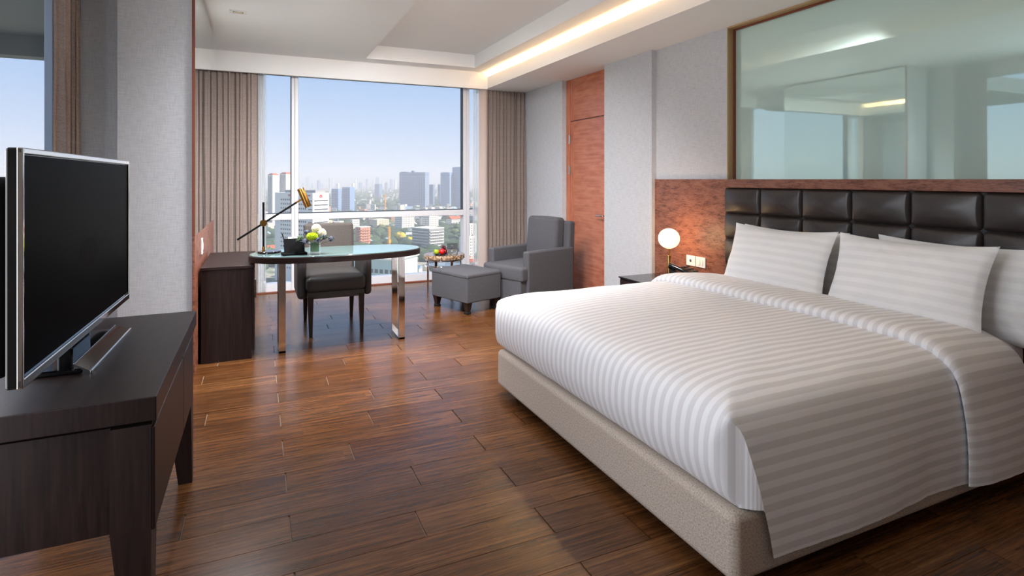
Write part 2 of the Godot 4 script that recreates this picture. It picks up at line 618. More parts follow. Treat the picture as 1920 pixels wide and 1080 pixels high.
func ceiling_and_lights() -> void:
	var c := setting("ceiling")
	var p: Material = M.ceiling_paint
	part("main_slab", bx(-1.3, 1.14, 2.70, 3.05, -1.9, 7.3), p, c)
	part("far_strip", bx(1.14, 2.70, 2.70, 3.05, 6.63, 7.3), p, c)
	part("near_strip", bx(1.14, 2.70, 2.70, 3.05, -1.9, 0.6), p, c)
	part("tray_edge", bx(2.48, 2.70, 2.70, 3.05, 0.6, 6.63), p, c)
	part("tray_top", bx(1.14, 2.48, 2.86, 3.05, 0.6, 6.63), p, c)
	part("cove_top", bx(2.70, 3.7, 2.80, 3.05, -1.9, 7.3), p, c)
	part("cove_back", bx(3.02, 3.7, 2.53, 2.80, -1.9, 7.3), p, c)
	part("soffit", bx(2.745, 3.7, 2.49, 2.53, -1.9, 7.3), p, c)
	part("cove_lip", bx(2.745, 2.77, 2.53, 2.64, -1.9, 6.88), p, c)
	part("valance", bx(-1.0, 2.745, 2.48, 2.70, 6.86, 6.90), p, c)
	part("valance_end", bx(2.70, 3.02, 2.53, 2.80, 6.88, 6.92), p, c)
	# warm strip lying in the cove
	var led := StandardMaterial3D.new()
	led.resource_name = "warm_strip_glow"
	led.albedo_color = c8(255, 240, 214)
	led.emission_enabled = true
	led.emission = c8(255, 206, 140)
	led.emission_energy_multiplier = 2.0
	var s := thing("cove_light_strip", "warm light strip hidden in the cove along the ceiling soffit", "light strip", P(2.94, 2.53, 2.5))
	part("strip", bx(-0.012, 0.012, 0, 0.012, -4.3, 4.3), led, s)
	for k in 3:
		var al := AreaLight3D.new()
		al.name = "strip_light"
		al.area_size = Vector2(0.03, 2.8)
		al.light_color = c8(255, 208, 146)
		al.light_energy = 1.6
		al.area_range = 12.0
		al.shadow_enabled = true
		al.rotation = Vector3(PI / 2, 0, 0)
		al.position = Vector3(0, 0.02, -2.85 + 2.85 * k)
		s.add_child(al, true)
	# square recessed downlights; the last three added out of view to brighten the room
	var lens := StandardMaterial3D.new()
	lens.resource_name = "lamp_glow"
	lens.albedo_color = c8(255, 236, 205)
	lens.emission_enabled = true
	lens.emission = c8(255, 214, 160)
	lens.emission_energy_multiplier = 0.25
	# x, d, height, energy, tilt towards the window, label
	var spots := [[-0.15, 5.23, 2.70, 2.2, 0.0, "square recessed downlight in the ceiling above the desk cabinet"], [0.5, 4.15, 2.70, 7.6, 0.58, "added unseen tilted spotlight in the ceiling over the aisle by the bed foot"], [1.4, 3.6, 2.86, 8.6, 0.58, "added unseen tilted spotlight inside the ceiling tray over the bed"], [0.95, 2.4, 2.70, 0.8, 0.0, "added unseen downlight in the ceiling beside the bed foot"]]
	for q in spots:
		var t := thing("downlight", q[5], "downlight", P(q[0], q[2], q[1]), 0.0, "recessed ceiling downlights")
		var rim := MB.new()
		for sg in [-1.0, 1.0]:
			rim.box(Vector3(sg * 0.052, -0.004, 0), Vector3(0.026, 0.008, 0.09), 0.002)
			rim.box(Vector3(0, -0.004, sg * 0.036), Vector3(0.08, 0.008, 0.018), 0.002)
		part("trim_ring", rim, M.white_plastic, t)
		part("lamp_lens", bx(-0.04, 0.04, -0.002, -0.0005, -0.027, 0.027), M.black_matte, t)
		part("lamp_filament_glow", bx(-0.034, 0.034, -0.0035, -0.002, 0.004, 0.012), lens, t)
		var sp := SpotLight3D.new()
		sp.name = "downlight_beam"
		sp.light_color = c8(250, 249, 252)
		sp.light_energy = q[3]
		sp.spot_angle = 70.0
		sp.spot_angle_attenuation = 1.0
		sp.spot_range = 12.0
		sp.light_size = 0.05 if q[1] > 5.0 else 0.25
		sp.shadow_enabled = true
		sp.rotation = Vector3(-PI / 2 + q[4], 0, 0)
		sp.position = Vector3(0, -0.012 - 0.05 * q[4], 0)
		t.add_child(sp, true)

func window_wall() -> void:
	var w := setting("window_1")
	var f: Material = M.white_frame
	var d0 := 7.0
	var d1 := 7.12
	var posts := [[-0.82, -0.72], [0.0, 0.06], [0.355, 0.39], [0.392, 0.43], [2.46, 2.50], [2.502, 2.545], [3.28, 3.4]]
	for q in posts:
		part("mullion", bx(q[0], q[1], 0.0, 2.72, d0, d1, 0.004, true), f, w)
	for q in [[-0.72, 0.0], [0.06, 0.355], [0.43, 2.46], [2.545, 3.28]]:
		part("plinth", bx(q[0], q[1], 0.012, 0.10, d0 - 0.01, d1, 0.004), f, w)
		part("transom", bx(q[0], q[1], 0.828, 0.900, d0 - 0.005, d1, 0.006), f, w)
		part("head", bx(q[0], q[1], 2.515, 2.72, d0, d1, 0.004), f, w)
		var g := MB.new()
		bxa(g, q[0], q[1], 2.505, 2.515, d0 + 0.02, d1 - 0.02)
		bxa(g, q[0], q[1], 0.900, 0.908, d0 + 0.02, d1 - 0.02)
		bxa(g, q[1] - 0.008, q[1], 0.908, 2.505, d0 + 0.02, d1 - 0.02)
		part("gasket", g, M.gasket, w)
		part("upper_pane", bx(q[0], q[1], 0.90, 2.51, 7.06, 7.0601), M.pane, w)
		part("lower_pane", bx(q[0], q[1], 0.10, 0.83, 7.06, 7.0601), M.pane, w)
	var tr := setting("trim_1")
	part("skirting", bx(-0.72, 3.34, 0.0, 0.012, 6.96, 7.12, 0.002), M.trim_wood, tr)

func right_wall() -> void:
	var w := setting("wall_right")
	var fab: Material = M.wall_fabric
	part("window_panel", bx(3.35, 3.7, 0.0, 2.49, 5.947, 7.3), fab, w)
	part("pilaster", bx(3.297, 3.7, 0.0, 2.49, 4.184, 4.96), fab, w)
	part("upper_panel", bx(3.35, 3.7, 1.30, 2.49, 3.326, 4.184), fab, w)
	part("lower_wall", bx(3.36, 3.7, 0.0, 1.30, -1.9, 4.184), fab, w)
	part("upper_backing", bx(3.45, 3.7, 1.28, 2.49, -1.9, 3.326), fab, w)
	part("door_backing", bx(3.46, 3.7, 0.0, 2.49, 4.96, 5.947), fab, w)
	# door with over-panel
	var dr := setting("door_1")
	part("jamb", bx(3.405, 3.46, 0.0, 2.49, 5.86, 5.947, 0.003, true), M.door_wood, dr)
	part("jamb", bx(3.405, 3.46, 0.0, 2.49, 4.96, 5.02, 0.003, true), M.door_wood, dr)
	part("over_panel", bx(3.412, 3.46, 1.995, 2.49, 5.02, 5.775, 0.003), M.door_wood, dr)
	part("over_panel_stile", bx(3.412, 3.46, 1.995, 2.49, 5.778, 5.857, 0.003, true), M.door_wood, dr)
	part("door_stile", bx(3.412, 3.46, 0.008, 1.985, 5.778, 5.857, 0.003, true), M.door_wood, dr)
	part("door_leaf", bx(3.412, 3.46, 0.008, 1.985, 5.02, 5.775, 0.003), M.door_wood, dr)
	for y in [1.775, 1.41, 0.747, 0.12]:
		var hg := MB.new()
		hg.tube([P(3.40, y - 0.055, 5.862), P(3.40, y + 0.055, 5.862)], 0.008, 10)
		bxa(hg, 3.404, 3.408, y - 0.05, y + 0.05, 5.842, 5.884)
		part("hinge", hg, M.steel, dr)
	var hd := MB.new()
	hd.tube([P(3.412, 0.905, 5.09), P(3.37, 0.905, 5.09), P(3.358, 0.905, 5.10), P(3.355, 0.905, 5.12), P(3.355, 0.905, 5.22)], 0.009, 10)
	hd.tube([P(3.412, 0.905, 5.09), P(3.404, 0.905, 5.09)], 0.025, 16)
	part("lever_handle", hd, M.chrome, dr)
	# teal glass panel over the bed, set back in a wood-lined recess
	var g := setting("window_3")
	part("glass_panel", bx(3.42, 3.45, 1.30, 2.475, -1.5, 3.312), M.wall_glass, g)
	part("side_lining", bx(3.352, 3.43, 1.30, 2.488, 3.316, 3.3255), M.pale_wood, g)
	part("top_lining", bx(3.352, 3.43, 2.478, 2.4895, -1.5, 3.316), M.pale_wood, g)
	var fr := MB.new()
	bxa(fr, 3.405, 3.42, 1.30, 2.478, 3.302, 3.316)
	bxa(fr, 3.405, 3.42, 2.464, 2.478, -1.5, 3.302)
	part("frame", fr, M.trim_wood, g)
	# wood panelling and cap behind the bed
	var t := setting("trim_2")
	part("bedside_panel", bx(3.33, 3.36, 0.0, 1.30, 3.292, 4.182, 0.003), M.figured_wood, t)
	part("cap_rail", bx(3.275, 3.42, 1.236, 1.30, -1.4, 3.288, 0.004), M.figured_wood, t)
	part("wall_back_panel", bx(3.335, 3.36, 0.0, 1.236, -1.4, 3.288), M.figured_wood, t)
	var e := setting("wall_back")
	part("plaster", bx(-1.3, 3.7, 0.0, 2.72, -2.0, -1.8), fab, e)

func left_wall() -> void:
	var w := setting("wall_left")
	var fab: Material = M.wall_fabric
	part("pier", bx(-0.816, -0.40, 0.0, 2.70, 4.30, 4.46), fab, w)
	part("pier_core", bx(-1.10, -0.40, 0.0, 2.70, 4.45, 6.04), fab, w)
	part("corner_return", bx(-0.95, -0.75, 0.0, 2.70, 6.04, 6.12), fab, w)
	part("corner_head", bx(-0.95, -0.75, 2.50, 2.70, 6.12, 7.12), fab, w)
	part("window_head", bx(-1.25, -1.05, 2.53, 2.70, -1.9, 4.46), fab, w)
	part("window_apron", bx(-1.25, -1.05, 0.0, 0.10, -1.9, 4.46), fab, w)
	part("window_jamb", bx(-1.09, -1.05, 0.10, 2.53, 4.06, 4.46), fab, w)
	part("near_pier", bx(-1.25, -1.05, 0.10, 2.53, -1.9, 0.84), fab, w)
	# big side window beside the television
	var g := setting("window_2")
	for q in [[0.84, 0.9], [2.0, 2.06], [3.08, 3.16], [3.98, 4.06]]:
		part("mullion", bx(-1.10, -1.06, 0.10, 2.53, q[0], q[1], 0.004, true), M.white_frame, g)
	for q in [[0.9, 2.0, M.pane], [2.06, 3.08, M.pane], [3.16, 3.98, M.pane]]:
		part("pane", bx(-1.085, -1.0849, 0.10, 2.53, q[0], q[1]), q[2], g)
	# slim corner window next to the window wall
	var s := setting("window_4")
	part("mullion", bx(-0.93, -0.80, 0.0, 2.50, 6.12, 6.18, 0.004, true), M.white_frame, s)
	part("pane", bx(-0.86, -0.8599, 0.0, 2.50, 6.18, 7.0), M.pane, s)
	# mirror above a wood dado on the pier's side
	var m := setting("trim_3")
	part("dado_panel", bx(-0.40, -0.384, 0.0, 0.918, 4.285, 6.04, 0.002), M.dado_wood, m)
	part("backing_edge", bx(-0.40, -0.392, 0.918, 2.70, 4.285, 6.04), M.trim_wood, m)
	var t := thing("wall_mirror", "tall mirror on the pier above the desk cabinet reflecting the curtain", "mirror", P(-0.392, 0.92, 5.16))
	part("silvered_glass", bx(0, 0.008, 0, 1.76, -0.86, 0.875), M.mirror, t)
	part("edge_strip", bx(0, 0.010, 0, 1.76, -0.875, -0.862), M.trim_wood, t)
	var sw := thing("light_switch", "white switch plate on the wood panel below the mirror", "switch", P(-0.384, 0.80, 4.78))
	part("plate", bx(0, 0.008, -0.06, 0.06, -0.04, 0.04, 0.003), M.white_plastic, sw)
	part("rocker", bx(0.008, 0.012, -0.025, 0.025, -0.015, 0.015, 0.001), M.white_plastic, sw)
	# made-up canopy slab and beam, giving the grey band over the side window sky
	var c := setting("made_up_canopy")
	part("made_up_slab", bx(-6.0, -1.3, 2.71, 2.95, 5.0, 7.2), M.concrete, c)
	part("made_up_beam", bx(-6.0, -1.3, 2.51, 2.71, 7.0, 7.2), M.concrete, c)

# ---------------------------------------------------------------- curtains
func curtain_mesh(x0: float, x1: float, y0: float, y1: float, folds: float, amp: float, sd: int, along := 0) -> MB:
	var nz := FastNoiseLite.new()
	nz.seed = sd
	nz.frequency = 1.0
	var mb := MB.new()
	var pos := []
	var uvs := []
	var cols := int(folds * 14)
	for r in 15:
		var y := lerpf(y1, y0, r / 14.0)
		var row := []
		var ru := []
		for k in cols + 1:
			var s := float(k) / cols
			var ph := s * folds * TAU + nz.get_noise_2d(s * 4.0, 0.3) * 3.0 + nz.get_noise_2d(s * 6.0, y * 0.35) * 1.2
			var a := amp * (0.75 + 0.5 * nz.get_noise_2d(s * 9.0, 5.0))
			var off := sin(ph) * a + sin(ph * 2.0 + 0.6) * a * 0.25
			var xx := lerpf(x0, x1, s) + cos(ph) * a * 0.25
			row.append(Vector3(xx, y, off) if along == 0 else Vector3(off, y, xx))
			ru.append(Vector2(s * 2.0, y))
		pos.append(row); uvs.append(ru)
	mb.sheet(pos, uvs)
	return mb

func curtains() -> void:
	var t := thing("curtain", "taupe pleated curtain hanging beside the mirror at the big window", "curtain", P(0, 0.02, 6.945))
	part("drape", curtain_mesh(-0.70, -0.06, 0.0, 2.62, 11.0, 0.028, 3), M.curtain_cloth, t)
	part("leading_edge", curtain_mesh(-0.075, -0.005, 0.0, 2.62, 1.0, 0.016, 4), M.curtain_cloth, t)
	t = thing("curtain", "taupe pleated curtain hanging behind the grey armchair", "curtain", P(0, 0.02, 6.93))
	part("drape", curtain_mesh(2.765, 3.33, 0.0, 2.465, 11.0, 0.03, 8), M.curtain_cloth, t)
	var lin := MB.new()
	var pos := []
	var uvs := []
	for r in 15:
		var y := lerpf(2.465, 0.0, r / 14.0)
		var flare := 0.03 * smoothstep(1.9, 0.4, y)
		var row := []
		var ru := []
		for k in 9:
			var s := k / 8.0
			row.append(Vector3(lerpf(2.665 - flare * 0.4, 2.80, s), y, -0.03 + sin(s * 3.0) * 0.05))
			ru.append(Vector2(s, y))
		pos.append(row); uvs.append(ru)
	lin.sheet(pos, uvs)
	part("turned_back_lining", lin, M.curtain_lining, t)
	t = thing("sheer_curtain", "white sheer curtain gathered between the taupe curtain and the left pane", "sheer curtain", P(0, 0.02, 6.975))
	part("net", curtain_mesh(-0.002, 0.085, 0.0, 2.6, 4.0, 0.012, 12), M.sheer_cloth, t)
	t = thing("sheer_curtain", "white sheer curtain gathered at the right end of the big window", "sheer curtain", P(0, 0.02, 6.965))
	part("net", curtain_mesh(2.58, 2.72, 0.0, 2.46, 4.0, 0.012, 13), M.sheer_cloth, t)
	t = thing("curtain", "narrow taupe curtain gathered at the side window behind the television", "curtain", P(-0.97, 0.02, 0))
	part("drape", curtain_mesh(-4.07, -3.74, 0.0, 2.64, 6.0, 0.03, 17, 1), M.curtain_cloth, t)

# ---------------------------------------------------------------- bed
func lerp_profile(prof: Array, s: float) -> Vector2:
	for i in prof.size() - 1:
		if s <= prof[i + 1][0]:
			var f: float = (s - prof[i][0]) / (prof[i + 1][0] - prof[i][0])
			return (prof[i][1] as Vector2).lerp(prof[i + 1][1], f)
	return prof[-1][1]

func smooth_curve(pts: Array, count: int) -> Array:
	var c := Curve2D.new()
	for i in pts.size():
		var tn: Vector2 = (pts[mini(i + 1, pts.size() - 1)] - pts[maxi(i - 1, 0)]) / 6.0
		c.add_point(pts[i], -tn, tn)
	c.bake_interval = 0.004
	var o := []
	for k in count + 1:
		o.append(c.sample_baked(c.get_baked_length() * k / count, true))
	return o

func bed() -> void:
	var b := thing("bed", "king-size bed base and mattress under the white striped duvet", "bed", P(2.3, 0, 2.26))
	# local: x along the bed, z across (towards the viewer positive)
	var base := MB.new()
	base.box(Vector3(-0.022, 0.159, 0.035), Vector3(1.905, 0.218, 1.88), 0.03, 3)
	part("upholstered_base", base, M.bed_base_cloth, b)
	var feet := MB.new()
	part("plinth", bx(-0.88, 0.90, 0.0, 0.055, -0.82, 0.82), M.black_matte, b)
	var mt := MB.new()
	mt.cushion(Vector3(-0.025, 0.42, 0), Vector3(1.86, 0.31, 1.78), 0.06, Vector3(0.005, 0.005, 0.005))
	part("mattress", mt, M.white_sheet, b)
	var hb := thing("headboard", "dark brown leather headboard of square tufted panels", "headboard", P(3.30, 0, 2.27))
	part("board", bx(0.0, 0.034, 0.10, 1.234, -1.02, 1.02), M.black_leatherette, hb)
	var tile := MB.new()
	tile.cushion(Vector3.ZERO, Vector3(0.05, 0.193, 0.340), 0.024, Vector3(0.030, 0.0, 0.0), Basis(), 10, func(p: Vector3) -> Vector3: return Vector3(minf(p.x, 0.02), p.y, p.z))
	var tm := tile.mesh()
	for r in 5:
		for c in 6:
			inst("leather_panel", tm, M.leather, hb, Vector3(0.005, 1.138 - r * 0.1935, -0.85 + c * 0.34))
	duvet()
	pillow("pillow", "white striped pillow behind, at the window side of the bed", P(3.135, 0.765, 2.575), 0.14, 0.78, 0.44, 21)
	pillow("pillow", "plain-looking white pillow behind, nearest the right edge of the photo", P(3.13, 0.765, 1.62), 0.15, 0.80, 0.46, 22)
	pillow("pillow", "white striped pillow in front, at the window side of the bed", P(2.965, 0.79, 2.55), 0.38, 0.76, 0.44, 23)
	pillow("pillow", "large white striped pillow in front, at the near side of the bed", P(2.955, 0.79, 1.775), 0.38, 0.76, 0.44, 24)

func duvet() -> void:
	var t := thing("duvet", "white satin-striped duvet tucked at the foot and draped over the side", "duvet", P(0, 0, 0))
	var top := 0.622
	var foot: Array = smooth_curve([Vector2(1.372, 0.272), Vector2(1.338, 0.31), Vector2(1.312, 0.40), Vector2(1.320, 0.50), Vector2(1.352, 0.560), Vector2(1.42, 0.594), Vector2(1.54, 0.611), Vector2(1.75, 0.62), Vector2(2.1, 0.622), Vector2(2.55, 0.622), Vector2(2.97, 0.622)], 90)
	var side := [Vector2(1.262, 0.115), Vector2(1.263, 0.22), Vector2(1.272, 0.33), Vector2(1.288, 0.43), Vector2(1.308, 0.51), Vector2(1.345, 0.567), Vector2(1.43, 0.604), Vector2(1.58, 0.618), Vector2(1.8, 0.622), Vector2(2.26, 0.624)]
	var far := []
	for i in range(side.size() - 2, -1, -1):
		far.append(Vector2(4.52 - side[i].x, side[i].y))
	var cross: Array = smooth_curve(side + far, 130)
	part("cover", duvet_sheet(foot, cross, top, 0.0, 0.055), M.striped_linen, t)
	# the end folded back towards the foot
	var fold: Array = smooth_curve([Vector2(2.515, 0.606), Vector2(2.498, 0.632), Vector2(2.515, 0.658), Vector2(2.56, 0.668), Vector2(2.66, 0.668), Vector2(2.82, 0.658), Vector2(2.93, 0.648), Vector2(2.99, 0.628), Vector2(3.0, 0.60)], 40)
	part("turned_down_fold", duvet_sheet(fold, cross, top, 0.012, 0.0), M.striped_linen, t)

func duvet_sheet(along: Array, cross: Array, top: float, outw: float, slant: float) -> MB:
	var nz := FastNoiseLite.new()
	nz.seed = 5
	nz.frequency = 2.2
	var pos := []
	var uvs := []
	var mid := 2.26
	for i in along.size():
		var a: Vector2 = along[i]
		var row := []
		var ru := []
		var acc := 0.0
		for j in cross.size():
			var c: Vector2 = cross[j]
			if j > 0:
				acc += (cross[j] - cross[j - 1]).length()
			var drop := top - c.y
			var dropa := top - a.y
			var y := top - maxf(drop, dropa)
			if outw > 0.0:
				y = c.y + (a.y - top) * (1.0 if drop < 0.05 else 0.35)
				y = c.y + (a.y - top) * clampf(1.0 - drop * 4.0, 0.0, 1.0)
			var k := smoothstep(0.02, 0.14, drop)
			var x := a.x
			if slant > 0.0:
				x = maxf(a.x, 1.312 + slant * smoothstep(0.03, 0.12, drop) + 0.10 * maxf(drop - 0.06, 0.0) / 0.44)
			var d := c.x
			d += signf(d - mid) * (outw + (a.y - top) * 0.35 * float(outw > 0.0)) * k
			var hang := smoothstep(0.10, 0.5, drop)
			d += signf(d - mid) * hang * (0.008 * sin(x * 7.0 + 1.0) + 0.012 * nz.get_noise_2d(x, 3.0))
			y += nz.get_noise_2d(x * 1.2, d * 1.2) * 0.006 * (1.0 - k)
			row.append(P(x, y, d))
			ru.append(Vector2(a.x, acc))
		pos.append(row); uvs.append(ru)
	var mb := MB.new()
	mb.sheet(pos, uvs, true)
	return mb

func pillow(called: String, label: String, at: Vector3, lean: float, w: float, h: float, sd: int) -> void:
	var nz := FastNoiseLite.new()
	nz.seed = sd
	nz.frequency = 1.3
	var mb := MB.new()
	var nu := 36
	var nv := 24
	for side in [1.0, -1.0]:
		var pos := []
		var uvs := []
		for i in nu + 1:
			var u := i * 2.0 / nu - 1.0
			u = signf(u) * pow(absf(u), 0.8)
			var row := []
			var ru := []
			for j in nv + 1:
				var v := j * 2.0 / nv - 1.0
				v = signf(v) * pow(absf(v), 0.8)
				var px := u * w / 2 * (1.0 - 0.07 * (1.0 - v * v))
				var py := v * h / 2 * (1.0 - 0.10 * (1.0 - u * u))
				var th := pow(maxf(0.0, (1.0 - pow(absf(u), 3.0)) * (1.0 - pow(absf(v), 2.6))), 0.55)
				var edge := minf(1.0, th * 3.0)
				th *= 0.5 * 0.15 * (1.0 + 0.15 * nz.get_noise_2d(u * 1.5, v * 1.5 + side))
				th += edge * 0.004 * nz.get_noise_2d(u * 6.0, v * 5.0)
				# slump a little towards the bottom
				th *= 1.0 - 0.15 * v
				row.append(Vector3(px, py, side * th + 0.01 * u * u * v))
				ru.append(Vector2(px, py))
			pos.append(row); uvs.append(ru)
		mb.sheet(pos, uvs, side < 0.0)
	var y := Vector3(sin(lean), cos(lean), 0)
	var z := Vector3(-cos(lean), sin(lean), 0)
	var x := y.cross(z)
	var t := thing(called, label, "pillow", at)
	part("case", mb, M.pillow_linen, t, Vector3.ZERO, Basis(x, y, z))

func bedside() -> void:
	var t := thing("nightstand", "dark nightstand with a black glass top beside the bed", "nightstand", P(3.02, 0, 3.62))
	part("body", bx(-0.29, 0.30, 0.06, 0.485, -0.255, 0.255, 0.004), M.wenge, t)
	part("foot_plinth", bx(-0.25, 0.30, 0.0, 0.06, -0.22, 0.22), M.black_matte, t)
	part("glass_top", bx(-0.30, 0.305, 0.485, 0.497, -0.265, 0.265, 0.003), M.black_gloss, t)
	var dw := part("drawer", bx(-0.302, -0.29, 0.30, 0.47, -0.24, 0.24, 0.003), M.wenge, t)
	part("drawer_pull", bx(-0.312, -0.302, 0.44, 0.45, -0.08, 0.08, 0.002), M.steel, dw)
	# globe lamp
	var l := thing("globe_lamp", "lit opal glass globe lamp on a brass stem on the nightstand", "table lamp", P(3.105, 0.497, 3.715))
	var b := MB.new()
	b.lathe([Vector2(0, 0), Vector2(0.07, 0), Vector2(0.07, 0.010), Vector2(0.066, 0.013), Vector2(0, 0.013)], Vector3.ZERO, 32)
	part("base", b, M.brass, l)
	var st := MB.new()
	st.lathe([Vector2(0.017, 0.012), Vector2(0.017, 0.165), Vector2(0.013, 0.172), Vector2(0.008, 0.176), Vector2(0.008, 0.222), Vector2(0.03, 0.226), Vector2(0.03, 0.23), Vector2(0, 0.23)], Vector3.ZERO, 16)
	part("stem", st, M.brass, l)
	var sw := MB.new()
	sw.tube([Vector3(0.0, 0.013, 0.05), Vector3(0.0, 0.04, 0.05)], 0.006, 8)
	part("dimmer_knob", sw, M.brass, l)
	var gl := StandardMaterial3D.new()
	gl.resource_name = "opal_glow"
	gl.albedo_color = c8(250, 244, 232)
	gl.roughness = 0.25
	gl.emission_enabled = true
	gl.emission = c8(255, 228, 186)
	gl.emission_energy_multiplier = 0.75
	var gb := MB.new()
	gb.ball(Vector3(0, 0.312, 0), Vector3(0.088, 0.084, 0.088), 20, 32)
	part("globe_shade", gb, gl, l)
	var om := OmniLight3D.new()
	om.name = "lamp_light"
	om.light_color = c8(255, 206, 150)
	om.light_energy = 0.09
	om.light_size = 0.08
	om.omni_range = 12.0
	om.shadow_enabled = true
	om.position = Vector3(0, 0.312, 0)
	l.add_child(om)
	# telephone
	var ph := thing("telephone", "black desk telephone on the nightstand behind the duvet", "telephone", P(3.10, 0.497, 3.49), 0.35)
	var pb := MB.new()
	pb.flat(Vector3(-0.10, 0.03, 0.07), Vector3(-0.10, 0.075, -0.07), Vector3(0.10, 0.075, -0.07), Vector3(0.10, 0.03, 0.07))
	pb.flat(Vector3(-0.10, 0, 0.07), Vector3(-0.10, 0.03, 0.07), Vector3(0.10, 0.03, 0.07), Vector3(0.10, 0, 0.07))
	pb.flat(Vector3(-0.10, 0, -0.07), Vector3(-0.10, 0.075, -0.07), Vector3(-0.10, 0.03, 0.07), Vector3(-0.10, 0, 0.07))
	pb.flat(Vector3(0.10, 0, 0.07), Vector3(0.10, 0.03, 0.07), Vector3(0.10, 0.075, -0.07), Vector3(0.10, 0, -0.07))
	pb.flat(Vector3(0.10, 0, -0.07), Vector3(0.10, 0.075, -0.07), Vector3(-0.10, 0.075, -0.07), Vector3(-0.10, 0, -0.07))
	pb.flat(Vector3(-0.10, 0, 0.07), Vector3(0.10, 0, 0.07), Vector3(0.10, 0, -0.07), Vector3(-0.10, 0, -0.07))
	ph.scale = Vector3.ONE * 1.25
	part("body", pb, M.black_leatherette, ph)
	var hs := MB.new()
	var arc := []
	var rr := []
	for k in 11:
		var s := k / 10.0
		arc.append(Vector3(-0.065, 0.0525 - 0.32 * (-0.085 + 0.17 * s) + 0.012 + 0.008 * sin(s * PI), -0.085 + 0.17 * s))
		rr.append(0.021 - 0.009 * sin(s * PI))
	hs.tube(arc, rr, 12)
	part("handset", hs, M.black_gloss, ph)
	for r in 3:
		for c in 3:
			part("key", bx(0.0 + c * 0.03, 0.02 + c * 0.03, 0.053 + r * 0.011, 0.060 + r * 0.011, -0.035 + r * 0.03, -0.015 + r * 0.03, 0.002), M.black_matte, ph)
	# socket and switch plates on the panel
	for k in 2:
		var d := 3.70 - k * 0.115
		var s := thing("wall_plate", ["white socket plate with a round hole above the telephone", "white plate with two rocker switches above the telephone"][k], ["socket", "switch"][k], P(3.33, 0.615, d))
		part("plate", bx(-0.009, 0, -0.043, 0.043, -0.055, 0.053, 0.003), M.white_plastic, s)
		if k == 0:
			var h := MB.new()
			h.tube([Vector3(-0.0115, 0, 0), Vector3(-0.005, 0, 0)], 0.012, 14)
			part("socket_hole", h, M.steel, s)
		else:
			for j in 2:
				part("rocker", bx(-0.013, -0.008, -0.025, 0.025, -0.03 + j * 0.032, -0.004 + j * 0.032, 0.002), M.white_plastic, s)

